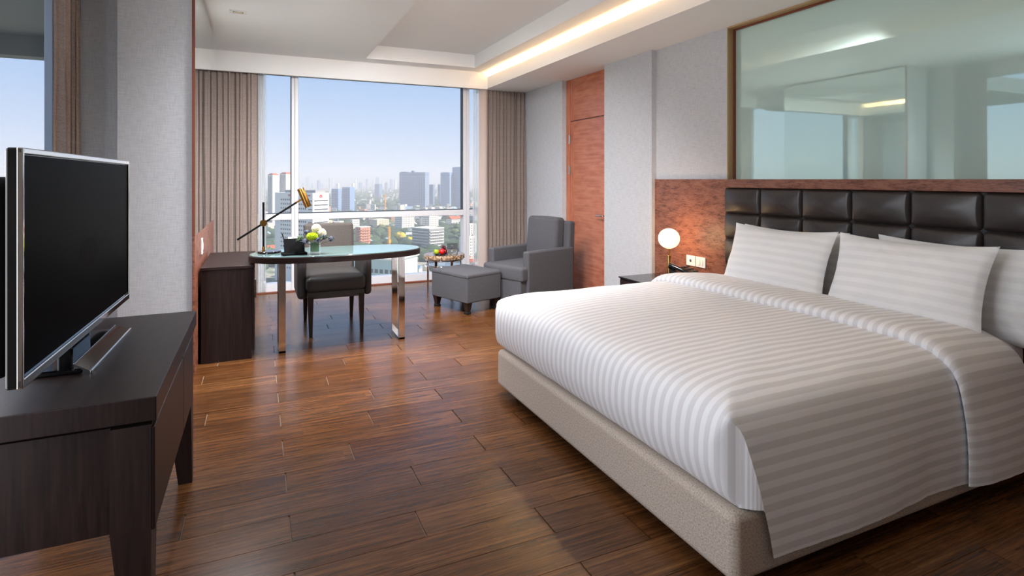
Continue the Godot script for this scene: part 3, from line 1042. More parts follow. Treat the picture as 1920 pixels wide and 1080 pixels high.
# ---------------------------------------------------------------- television side
func tv_corner() -> void:
	# low cabinet on tapered legs, long side along the room
	var t := thing("tv_cabinet", "dark wenge television cabinet with tapered legs in the foreground", "cabinet", P(-0.5, 0, 2.277))
	var hl := 0.533
	var xf := 0.255
	var xb := -0.29
	part("top", bx(xb, xf, 0.662, 0.726, -hl, hl, 0.003, true), M.wenge, t)
	part("body", bx(xb + 0.02, xf - 0.035, 0.375, 0.652, -hl + 0.02, hl - 0.02, 0.002, true), M.wenge, t)
	part("shadow_gap", bx(xb + 0.03, xf - 0.03, 0.648, 0.664, -hl + 0.03, hl - 0.03), M.black_matte, t)
	var front_y0 := 0.372
	for q in [[-hl + 0.005, 0.10], [0.106, hl - 0.095]]:
		var dd := part("drawer_front", bx(xf - 0.035, xf - 0.004, front_y0, 0.645, q[0], q[1], 0.003, true), M.wenge, t)
		part("finger_pull", bx(xf - 0.02, xf - 0.006, 0.645, 0.6505, q[0] + 0.05, q[1] - 0.05), M.steel, dd)
	for sx in [0, 1]:
		for sd in [0, 1]:
			var lg := MB.new()
			var x1: float = xf - 0.012 if sx == 1 else xb + 0.012
			var s := -1.0 if sx == 1 else 1.0
			var d1: float = hl - 0.004 if sd == 1 else -hl + 0.004
			var sdn := -1.0 if sd == 1 else 1.0
			# outer faces upright, inner faces taper in
			taper(lg, P(x1 + s * 0.026, 0, d1 + sdn * 0.022), P(x1 + s * 0.046, 0.38, d1 + sdn * 0.045), Vector2(0.026, 0.022), Vector2(0.046, 0.045))
			taper(lg, P(x1 + s * 0.046, 0.38, d1 + sdn * 0.045), P(x1 + s * 0.046, 0.652, d1 + sdn * 0.045), Vector2(0.046, 0.045), Vector2(0.046, 0.045))
			part("leg", lg, M.wenge_legs, t)
	# flat television on a swivel foot
	var tv := thing("television", "large black flat-screen television with a chrome rim on the cabinet", "television", P(-0.511, 0.726, 2.285), deg_to_rad(-1.0))
	var hw := 0.56
	var y0 := 0.066
	var y1 := 0.651
	part("casing", bx(-0.032, -0.004, y0, y1, -hw, hw, 0.006), M.black_gloss, tv)
	var rear := MB.new()
	rear.cushion(Vector3(-0.072, 0.33, 0), Vector3(0.085, 0.50, 1.07), 0.04, Vector3(0.03, 0, 0))
	part("rear_housing", rear, M.tv_plastic, tv)
	part("screen", bx(-0.004, -0.001, y0 + 0.03, y1 - 0.018, -hw + 0.018, hw - 0.018), M.screen, tv)
	var rim := MB.new()
	bxa(rim, -0.01, 0.004, y1 - 0.016, y1, -hw, hw, 0.004)
	bxa(rim, -0.01, 0.004, y0, y0 + 0.024, -hw, hw, 0.004)
	bxa(rim, -0.01, 0.004, y0, y1, -hw, -hw + 0.009, 0.003)
	bxa(rim, -0.01, 0.004, y0, y1, hw - 0.009, hw, 0.003)
	part("chrome_rim", rim, M.chrome, tv)
	var ft := MB.new()
	ft.box(Vector3(-0.03, 0.008, 0), Vector3(0.15, 0.016, 0.50), 0.006, 2)
	part("foot", ft, M.black_gloss, tv)
	var ftr := MB.new()
	ftr.flat(Vector3(0.02, 0.028, -0.24), Vector3(0.064, 0.008, -0.255), Vector3(0.064, 0.008, 0.255), Vector3(0.02, 0.028, 0.24))
	ftr.flat(Vector3(0.064, 0.008, -0.255), Vector3(0.064, 0.0, -0.255), Vector3(0.064, 0.0, 0.255), Vector3(0.064, 0.008, 0.255))
	ftr.flat(Vector3(0.02, 0.028, -0.24), Vector3(0.02, 0.0, -0.24), Vector3(0.064, 0.0, -0.255), Vector3(0.064, 0.008, -0.255))
	ftr.flat(Vector3(0.064, 0.008, 0.255), Vector3(0.064, 0.0, 0.255), Vector3(0.02, 0.0, 0.24), Vector3(0.02, 0.028, 0.24))
	part("foot_slope", ftr, M.black_gloss, tv)
	var fe := MB.new()
	fe.box(Vector3(0.066, 0.005, 0), Vector3(0.006, 0.010, 0.515), 0.002)
	fe.box(Vector3(0.021, 0.029, 0), Vector3(0.004, 0.004, 0.482), 0.001)
	part("foot_chrome_edge", fe, M.chrome, tv)
	part("neck", bx(-0.06, -0.02, 0.01, 0.12, -0.10, 0.10, 0.006), M.black_gloss, tv)

# ---------------------------------------------------------------- desk
func desk_corner() -> void:
	var t := thing("desk_cabinet", "dark brown cabinet with a plain side standing under the mirror", "cabinet", P(-0.19, 0, 4.94))
	part("carcass", bx(-0.175, 0.15, 0.0, 0.655, -0.445, 0.445, 0.002, true), M.wenge, t)
	part("top", bx(-0.178, 0.17, 0.655, 0.677, -0.45, 0.45, 0.003), M.wenge, t)
	for q in [[-0.445, -0.002], [0.002, 0.445]]:
		var dr := part("cabinet_door", bx(0.151, 0.168, 0.06, 0.65, q[0], q[1], 0.002, true), M.wenge, t)
		part("pull", bx(0.168, 0.178, 0.36, 0.50, -0.03 if q[0] < 0 else 0.02, -0.02 if q[0] < 0 else 0.03, 0.002), M.steel, dr)
	# oval desk
	var dk := thing("oval_desk", "oval writing desk with a glass top and polished steel loop legs", "desk", P(0.58, 0, 4.60))
	var rim := PackedVector2Array()
	var gl := PackedVector2Array()
	for k in 72:
		var a := TAU * k / 72
		var ca := cos(a)
		var sa := sin(a)
		var e := 2.0 / 2.35
		var q := Vector2(signf(ca) * pow(absf(ca), e), signf(sa) * pow(absf(sa), e))
		rim.append(Vector2(q.x * 0.645, q.y * 0.30))
		gl.append(Vector2(q.x * 0.637, q.y * 0.292))
	var tp := MB.new()
	tp.slab(rim, 0.692, 0.735, 0.003)
	part("desk_top", tp, M.wenge, dk)
	var gp := MB.new()
	gp.slab(gl, 0.735, 0.741, 0.002)
	part("glass_plate", gp, M.desk_glass, dk)
	for x in [-0.415, 0.485]:
		var lg := MB.new()
		for z in [-0.20, 0.06]:
			lg.box(Vector3(x, 0.346, z), Vector3(0.05, 0.692, 0.016), 0.002)
		lg.box(Vector3(x, 0.009, -0.07), Vector3(0.05, 0.018, 0.276), 0.002)
		lg.box(Vector3(x, 0.683, -0.07), Vector3(0.05, 0.018, 0.276), 0.002)
		part("loop_leg", lg, M.chrome, dk)
	desk_chair()
	# lamp with a swinging arm
	var l := thing("desk_lamp", "desk lamp with a black rod arm and tilted brass cylinder head", "desk lamp", P(0.08, 0.741, 4.645))
	var b := MB.new()
	b.lathe([Vector2(0, 0), Vector2(0.083, 0), Vector2(0.083, 0.012), Vector2(0.08, 0.016), Vector2(0, 0.016)], Vector3.ZERO, 36)
	part("base", b, M.black_gloss, l)
	var st := MB.new()
	st.tube([Vector3(-0.042, 0.014, 0), Vector3(-0.042, 0.385, 0)], 0.0078, 10)
	part("stem", st, M.tv_plastic, l)
	var co := MB.new()
	co.tube([Vector3(-0.042, 0.014, 0), Vector3(-0.042, 0.05, 0)], 0.010, 12)
	part("stem_collar", co, M.brass, l)
	var kn := MB.new()
	kn.tube([Vector3(-0.042, 0.228, -0.012), Vector3(-0.042, 0.228, 0.022)], [0.025, 0.025], 20)
	part("joint_knob", kn, M.brass, l)
	var ar := MB.new()
	ar.tube([Vector3(-0.22, 0.110, 0.012), Vector3(0.195, 0.383, 0.012)], 0.0075, 10)
	part("arm", ar, M.tv_plastic, l)
	var tip := MB.new()
	tip.tube([Vector3(0.19, 0.380, 0.012), Vector3(0.236, 0.409, 0.012)], [0.0085, 0.005], 10)
	part("arm_tip", tip, M.brass, l)
	var hd := MB.new()
	var h0 := Vector3(0.217, 0.488, 0.012)
	var h1 := Vector3(0.277, 0.345, 0.012)
	var ax := (h0 - h1).normalized()
	var sd := Vector3(0, 0, 1)
	hd.lathe([Vector2(0, 0.155), Vector2(0.0245, 0.155), Vector2(0.0255, 0.153), Vector2(0.0255, 0.0), Vector2(0.0235, 0.0), Vector2(0.0235, 0.12), Vector2(0, 0.12)], h1, 28, Basis(ax.cross(sd), ax, sd))
	part("lamp_head", hd, M.brass, l)
	# stationery holder
	var s := thing("stationery_holder", "black leatherette stationery holder on the desk", "holder", P(0.245, 0.741, 4.47), 0.12)
	part("tray", bx(-0.085, 0.085, 0.0, 0.018, -0.055, 0.055, 0.005), M.tv_plastic, s)
	var lean := Basis(Vector3.RIGHT, -0.3)
	var f := MB.new()
	f.box(Vector3(-0.005, 0.065, 0.02), Vector3(0.14, 0.115, 0.008), 0.003, 1, false, lean)
	part("front_flap", f, M.tv_plastic, s)
	var f2 := MB.new()
	f2.box(Vector3(0.015, 0.048, -0.008), Vector3(0.12, 0.095, 0.008), 0.003, 1, false, lean)
	part("back_flap", f2, M.tv_plastic, s)
	var card := MB.new()
	card.box(Vector3(0.005, 0.062, 0.008), Vector3(0.095, 0.14, 0.002), 0.0, 1, false, lean)
	single("note_card", card, M.paper, "pale note cards standing in the black stationery holder", "note card", P(0.245, 0.741, 4.47))
	var pen := MB.new()
	pen.tube([Vector3(0, 0, 0), Vector3(-0.028, 0.10, 0)], [0.004, 0.0045], 8)
	single("pen", pen, M.black_matte, "black pen standing in the stationery holder", "pen", P(0.19, 0.80, 4.47))
	flowers()

func desk_chair() -> void:
	var t := thing("desk_chair", "armchair with a grey back and dark seat pushed up to the oval desk", "chair", P(0.60, 0, 5.18))
	for sx in [-1.0, 1.0]:
		for sz in [-1.0, 1.0]:
			var lg := MB.new()
			taper(lg, Vector3(sx * 0.205, 0, sz * 0.285 - (0.02 if sz < 0 else 0.0)), Vector3(sx * 0.205, 0.33, sz * 0.265), Vector2(0.013, 0.013), Vector2(0.023, 0.023))
			part("leg", lg, M.wenge_legs, t)
	part("seat_rail", bx(-0.228, 0.228, 0.31, 0.365, -0.285, 0.28, 0.004), M.chair_hide, t)
	var se := MB.new()
	se.cushion(Vector3(0, 0.425, 0.02), Vector3(0.475, 0.125, 0.56), 0.035, Vector3(0.006, 0.014, 0.012))
	part("seat", se, M.chair_hide, t)
	var tilt := Basis(Vector3.RIGHT, -0.12)
	var bk := MB.new()
	bk.cushion(Vector3(0, 0.645, -0.265), Vector3(0.44, 0.50, 0.085), 0.032, Vector3(0.0, 0.0, 0.012), tilt)
	part("backrest", bk, M.chair_back_cloth, t)
	for sx in [-1.0, 1.0]:
		var am := MB.new()
		am.cushion(Vector3(sx * 0.268, 0.485, -0.03), Vector3(0.07, 0.37, 0.50), 0.03, Vector3(0.004, 0.0, 0.0))
		part("arm", am, M.chair_hide, t)

func flowers() -> void:
	var at := P(0.385, 0.741, 4.42)
	var t := thing("flower_vase", "square glass vase lined with a green leaf on the desk", "vase", at)
	var g := MB.new()
	for k in 4:
		var bs := Basis(Vector3.UP, k * PI / 2)
		g.box(bs * Vector3(0, 0.045, 0.036), Vector3(0.076, 0.09, 0.005), 0.002, 1, false, bs)
	g.box(Vector3(0, 0.009, 0), Vector3(0.07, 0.018, 0.07), 0.002)
	part("glass_wall", g, M.clear_glass, t)
	var lf := MB.new()
	lf.box(Vector3(0, 0.056, 0), Vector3(0.058, 0.068, 0.058), 0.008, 2)
	part("leaf_lining", lf, mat("leaf_green", c8(38, 92, 28), 0.5), t)
	mat("thistle_blue", c8(66, 72, 84), 0.9)
	mat("stem_green", c8(52, 74, 48), 0.8)
	mat("mum_green", c8(196, 214, 60), 0.7)
	mat("bloom_white", c8(240, 236, 220), 0.8)
	var rng := RandomNumberGenerator.new()
	rng.seed = 3
	# round white blooms and a green one: petals on a ball
	var heads := [[Vector3(0.012, 0.188, -0.01), 0.034, "bloom_white", "round white bloom, topmost in the desk vase"], [Vector3(0.047, 0.155, 0.0), 0.034, "bloom_white", "round white bloom beside the grey thistle in the desk vase"], [Vector3(-0.022, 0.135, 0.035), 0.040, "mum_green", "lime green chrysanthemum in the desk vase"]]
	for h in heads:
		var f := thing("flower", h[3], "flower", at + h[0], 0.0, "flowers in the desk vase")
		var pm := MB.new()
		var cnt := 90
		for k in cnt:
			var yy := 1.0 - 2.0 * (k + 0.5) / cnt
			var rr := sqrt(1.0 - yy * yy)
			var an := k * 2.39996
			var dv := Vector3(cos(an) * rr, yy, sin(an) * rr)
			var o := dv.cross(Vector3.UP if absf(dv.y) < 0.9 else Vector3.RIGHT).normalized()
			var q := dv.cross(o)
			var big: float = h[1]
			var flat: float = 0.72 if h[2] == "mum_green" else 1.0
			var sc := Vector3(1, flat, 1)
			var pp := dv * big * 0.62
			var tipp := dv * big * (1.0 + 0.08 * rng.randf()) + Vector3.UP * big * 0.05
			var wd := big * (0.20 if h[2] == "mum_green" else 0.27)
			pm.flat((pp - o * wd) * sc, (tipp - o * wd * 0.8) * sc, (tipp + o * wd * 0.8) * sc, (pp + o * wd) * sc)
			pm.flat((pp - q * wd) * sc, (tipp - q * wd * 0.8) * sc, (tipp + q * wd * 0.8) * sc, (pp + q * wd) * sc)
		pm.ball(Vector3.ZERO, Vector3.ONE * h[1] * 0.8 * (Vector3(1, 0.72, 1) if h[2] == "mum_green" else Vector3.ONE), 8, 12)
		part("petals", pm, M[h[2]], f)
		var sm := MB.new()
		sm.tube([Vector3(0, -h[1] * 0.6, 0), Vector3(-h[0].x * 0.7, -(h[0].y - 0.07), -h[0].z * 0.7)], 0.002, 6)
		part("stem", sm, M.stem_green, f)
	# blue-grey thistles with spiky bracts
	var th := [[Vector3(-0.055, 0.165, 0), "blue-grey thistle standing highest at the back of the desk vase"], [Vector3(-0.105, 0.125, 0.02), "green spiky thistle sprig leaning out towards the lamp"], [Vector3(-0.07, 0.105, 0.04), "blue-grey thistle under the green chrysanthemum"], [Vector3(0.015, 0.11, 0.05), "dark blue thistle at the front of the desk vase"], [Vector3(0.06, 0.13, 0.04), "blue-grey thistle between the white bloom and the vase rim"], [Vector3(0.115, 0.11, 0.0), "blue-grey thistle leaning out towards the armchair"]]
	for i in th.size():
		var h: Vector3 = th[i][0]
		var f := thing("thistle", th[i][1], "flower", at + h, 0.0, "thistles in the desk vase")
		var cm := MB.new()
		cm.ball(Vector3.ZERO, Vector3(0.017, 0.02, 0.017), 8, 10)
		part("cone", cm, M.stem_green if i == 1 else M.thistle_blue, f)
		var sp := MB.new()
		for k in 26:
			var an := k * 2.39996
			var el := rng.randf_range(-0.7, 0.6)
			var dv := Vector3(cos(an) * cos(el), sin(el), sin(an) * cos(el))
			sp.tube([dv * 0.012, dv * rng.randf_range(0.028, 0.040)], [0.0035, 0.0006], 4)
		part("bracts", sp, M.stem_green if i in [1, 4] else M.thistle_blue, f)
		var sm := MB.new()
		sm.tube([Vector3(0, -0.01, 0), Vector3(-h.x * 0.75, -(h.y - 0.07), -h.z * 0.7)], 0.002, 6)
		part("stem", sm, M.stem_green, f)

# ---------------------------------------------------------------- armchair, ottoman, side table
func armchair_corner() -> void:
	var turn := deg_to_rad(-70.3)
	var up: Material = M.upholstery
	# local +z is the front of the chair
	var t := thing("armchair", "grey upholstered armchair in the corner by the curtain and door", "armchair", P(2.665, 0, 5.39), turn)
	var hw := 0.30
	for sx in [-1.0, 1.0]:
		for sz in [-1.0, 1.0]:
			var lg := MB.new()
			taper(lg, Vector3(sx * 0.26, 0, sz * 0.33), Vector3(sx * 0.26, 0.075, sz * 0.33), Vector2(0.02, 0.02), Vector2(0.028, 0.028))
			part("leg", lg, M.wenge_legs, t)
	var bd := MB.new()
	bd.cushion(Vector3(0, 0.19, 0.08), Vector3(0.54, 0.24, 0.72), 0.015, Vector3(0.0, 0.0, 0.0))
	part("frame", bd, up, t)
	for sx in [-1.0, 1.0]:
		var am := MB.new()
		am.cushion(Vector3(sx * (hw - 0.042), 0.325, 0.01), Vector3(0.085, 0.51, 0.70), 0.022, Vector3(0.0, 0.0, 0.0))
		part("arm", am, up, t)
	var se := MB.new()
	se.cushion(Vector3(0, 0.355, 0.115), Vector3(0.53, 0.15, 0.66), 0.03, Vector3(0.0, 0.012, 0.008), Basis(), 10, func(p: Vector3) -> Vector3: return Vector3(p.x * (1.0 if p.z < 0.24 else 1.09), p.y, p.z))
	part("seat_cushion", se, up, t)
	var bk := MB.new()
	bk.cushion(Vector3(0, 0.46, -0.31), Vector3(0.585, 0.78, 0.10), 0.025, Vector3(0, 0, 0), Basis(Vector3.RIGHT, -0.05))
	part("back_frame", bk, up, t)
	var bc := MB.new()
	bc.cushion(Vector3(0, 0.665, -0.21), Vector3(0.44, 0.45, 0.15), 0.04, Vector3(0.0, 0.008, 0.022), Basis(Vector3.RIGHT, -0.10))
	part("back_cushion", bc, up, t)
	# ottoman
	var o := thing("ottoman", "grey upholstered ottoman on short dark feet in front of the armchair", "ottoman", P(1.925, 0, 5.40), turn)
	var ob := MB.new()
	ob.cushion(Vector3(0, 0.235, 0), Vector3(0.575, 0.25, 0.44), 0.012, Vector3(0.002, 0.0, 0.002))
	part("body", ob, up, o)
	var oc := MB.new()
	oc.cushion(Vector3(0, 0.365, 0), Vector3(0.58, 0.045, 0.445), 0.018, Vector3(0, 0.012, 0))
	part("cushion_top", oc, up, o)
	var pp := MB.new()
	pp.tube([Vector3(-0.287, 0.355, -0.22), Vector3(0.287, 0.355, -0.22), Vector3(0.287, 0.355, 0.22), Vector3(-0.287, 0.355, 0.22)], 0.004, 6, true)
	part("piping", pp, M.chair_hide, o)
	for sx in [-1.0, 1.0]:
		for sz in [-1.0, 1.0]:
			var lg := MB.new()
			taper(lg, Vector3(sx * 0.243, 0.022, sz * 0.178), Vector3(sx * 0.243, 0.115, sz * 0.178), Vector2(0.019, 0.019), Vector2(0.033, 0.033))
			var ft := part("foot", lg, M.wenge_legs, o)
			part("foot_pad", bx(sx * 0.243 - 0.026, sx * 0.243 + 0.026, 0, 0.024, -sz * 0.178 - 0.026, -sz * 0.178 + 0.026, 0.004), M.black_matte, ft)
	# round side table
	var s := thing("side_table", "small round side table with a brown marble top and chrome legs", "table", P(1.925, 0, 6.13))
	var mt := MB.new()
	mt.lathe([Vector2(0, 0.405), Vector2(0.222, 0.405), Vector2(0.23, 0.412), Vector2(0.23, 0.448), Vector2(0.225, 0.455), Vector2(0, 0.455)], Vector3.ZERO, 48)
	part("marble_top", mt, M.marble, s)
	for k in 4:
		var an := TAU * (k + 0.48) / 4
		var lg := MB.new()
		lg.box(Vector3(cos(an) * 0.205, 0.2025, sin(an) * 0.205), Vector3(0.03, 0.405, 0.012), 0.002, 1, false, Basis(Vector3.UP, -an + PI / 2))
		part("leg", lg, M.chrome, s)
	for y in [0.335, 0.398]:
		var rg := MB.new()
		var ring := []
		for k in 40:
			ring.append(Vector3(cos(TAU * k / 40) * 0.208, y, sin(TAU * k / 40) * 0.208))
		rg.tube(ring, 0.007, 8, true)
		part("ring", rg, M.chrome, s)
	var gs := MB.new()
	gs.lathe([Vector2(0, 0.330), Vector2(0.2, 0.330), Vector2(0.2, 0.338), Vector2(0, 0.338)], Vector3.ZERO, 40)
	part("glass_shelf", gs, M.clear_glass, s)
	# fruit, jar and card on the table
	var top := 0.455
	var pl := MB.new()
	pl.lathe([Vector2(0, 0), Vector2(0.05, 0), Vector2(0.085, 0.012), Vector2(0.083, 0.015), Vector2(0.05, 0.004), Vector2(0, 0.004)], Vector3.ZERO, 28)
	var pc := P(1.86, top, 6.06)
	single("fruit_plate", pl, M.black_gloss, "small dark plate of fruit on the marble side table", "plate", pc)
	var fr := [["apple", "green apple on the dark plate", Vector3(-0.048, 0.036, 0.005), 0.032, c8(150, 170, 34)], ["apple", "red apple in the middle of the dark plate", Vector3(0.006, 0.038, 0.03), 0.034, c8(196, 24, 28)], ["plum", "dark red plum at the right of the dark plate", Vector3(0.052, 0.034, 0.012), 0.028, c8(90, 20, 26)]]
	for q in fr:
		var a := thing(q[0], q[1], "fruit", pc + q[2], 0.0, "fruit on the side table")
		var fm := MB.new()
		var rr: float = q[3]
		fm.lathe([Vector2(0, -0.85 * rr), Vector2(0.35 * rr, -0.93 * rr), Vector2(0.8 * rr, -0.6 * rr), Vector2(rr, 0), Vector2(0.92 * rr, 0.5 * rr), Vector2(0.55 * rr, 0.86 * rr), Vector2(0.2 * rr, 0.82 * rr), Vector2(0, 0.68 * rr)], Vector3.ZERO, 18)
		part("flesh", fm, mat("skin_%s" % q[1], q[4], 0.3), a)
		var sm := MB.new()
		sm.tube([Vector3(0, rr * 0.65, 0), Vector3(0.004, rr * 1.1, 0)], 0.0018, 5)
		part("stalk", sm, M.wenge_legs, a)
	var gr := thing("grape_bunch", "bunch of dark red grapes heaped at the back of the plate", "grapes", pc + Vector3(0.045, 0.03, -0.025))
	var rng := RandomNumberGenerator.new()
	rng.seed = 9
	var gm := mat("grape_skin", c8(84, 18, 28), 0.3)
	var gball := MB.new()
	gball.ball(Vector3.ZERO, Vector3.ONE * 0.0125, 7, 10)
	var gmesh := gball.mesh()
	for k in 16:
		var a := k * 2.4
		var lv := k / 16.0
		inst("grape", gmesh, gm, gr, Vector3(cos(a) * 0.026 * (1.0 - lv * 0.7), lv * 0.062, sin(a) * 0.02 * (1.0 - lv * 0.7)))
	var jar := thing("glass_jar", "faceted clear glass jar with a knob lid on the marble side table", "jar", P(1.985, top, 6.03))
	var jg := mat("jar_glass", Color(0.97, 0.98, 0.98, 0.04), 0.0)
	jg.transparency = BaseMaterial3D.TRANSPARENCY_ALPHA
	jg.refraction_enabled = true
	jg.refraction_scale = 0.05
	var jb := MB.new()
	jb.lathe([Vector2(0, 0), Vector2(0.038, 0), Vector2(0.042, 0.006), Vector2(0.058, 0.026), Vector2(0.060, 0.04), Vector2(0.05, 0.060), Vector2(0.034, 0.068), Vector2(0, 0.068)], Vector3.ZERO, 14)
	part("bowl", jb, jg, jar)
	var jl := MB.new()
	jl.lathe([Vector2(0, 0.068), Vector2(0.036, 0.068), Vector2(0.03, 0.078), Vector2(0.009, 0.082), Vector2(0.008, 0.088), Vector2(0.014, 0.096), Vector2(0.010, 0.106), Vector2(0, 0.108)], Vector3.ZERO, 14)
	part("lid", jl, jg, jar)
	var cd := thing("menu_card", "dark grey upright card holder on the marble side table", "card holder", P(2.03, top, 6.16), deg_to_rad(-10.0))
	var cb := MB.new()
	cb.box(Vector3(0, 0.055, 0), Vector3(0.125, 0.115, 0.006), 0.002, 1, false, Basis(Vector3.RIGHT, -0.15))
	part("panel", cb, mat("slate_card", c8(62, 68, 68), 0.4), cd)
	part("stand", bx(-0.05, 0.05, 0.0, 0.006, -0.01, 0.05, 0.001), M.black_matte, cd)

# ---------------------------------------------------------------- the city outside
func face_grid(mb: MB, w: float, l: float, y0: float, y1: float, face: int, across: float, storey: float, ww: float, wh: float, proud: float) -> void:
	# window bodies on one face of a block w by l; face 0 is towards +z, 1 towards +x
	var span := w if face == 0 else l
	var nc := maxi(1, int((span - 1.0) / across))
	var nr := maxi(1, int((y1 - y0) / storey))
	for r in nr:
		for c in nc:
			var s := (c - (nc - 1) / 2.0) * across
			var y := y1 - (r + 0.6) * storey
			var p := Vector3(s, y, l / 2) if face == 0 else Vector3(w / 2, y, s)
			var z := Vector3(ww, wh, proud * 2) if face == 0 else Vector3(proud * 2, wh, ww)
			mb.box(p, z)

func free_spot(taken: Array, c: Vector3) -> bool:
	for q in taken:
		if Vector2(q.x - c.x, q.y - c.y).length() < q.z + c.z:
			return false
	taken.append(c)
	return true

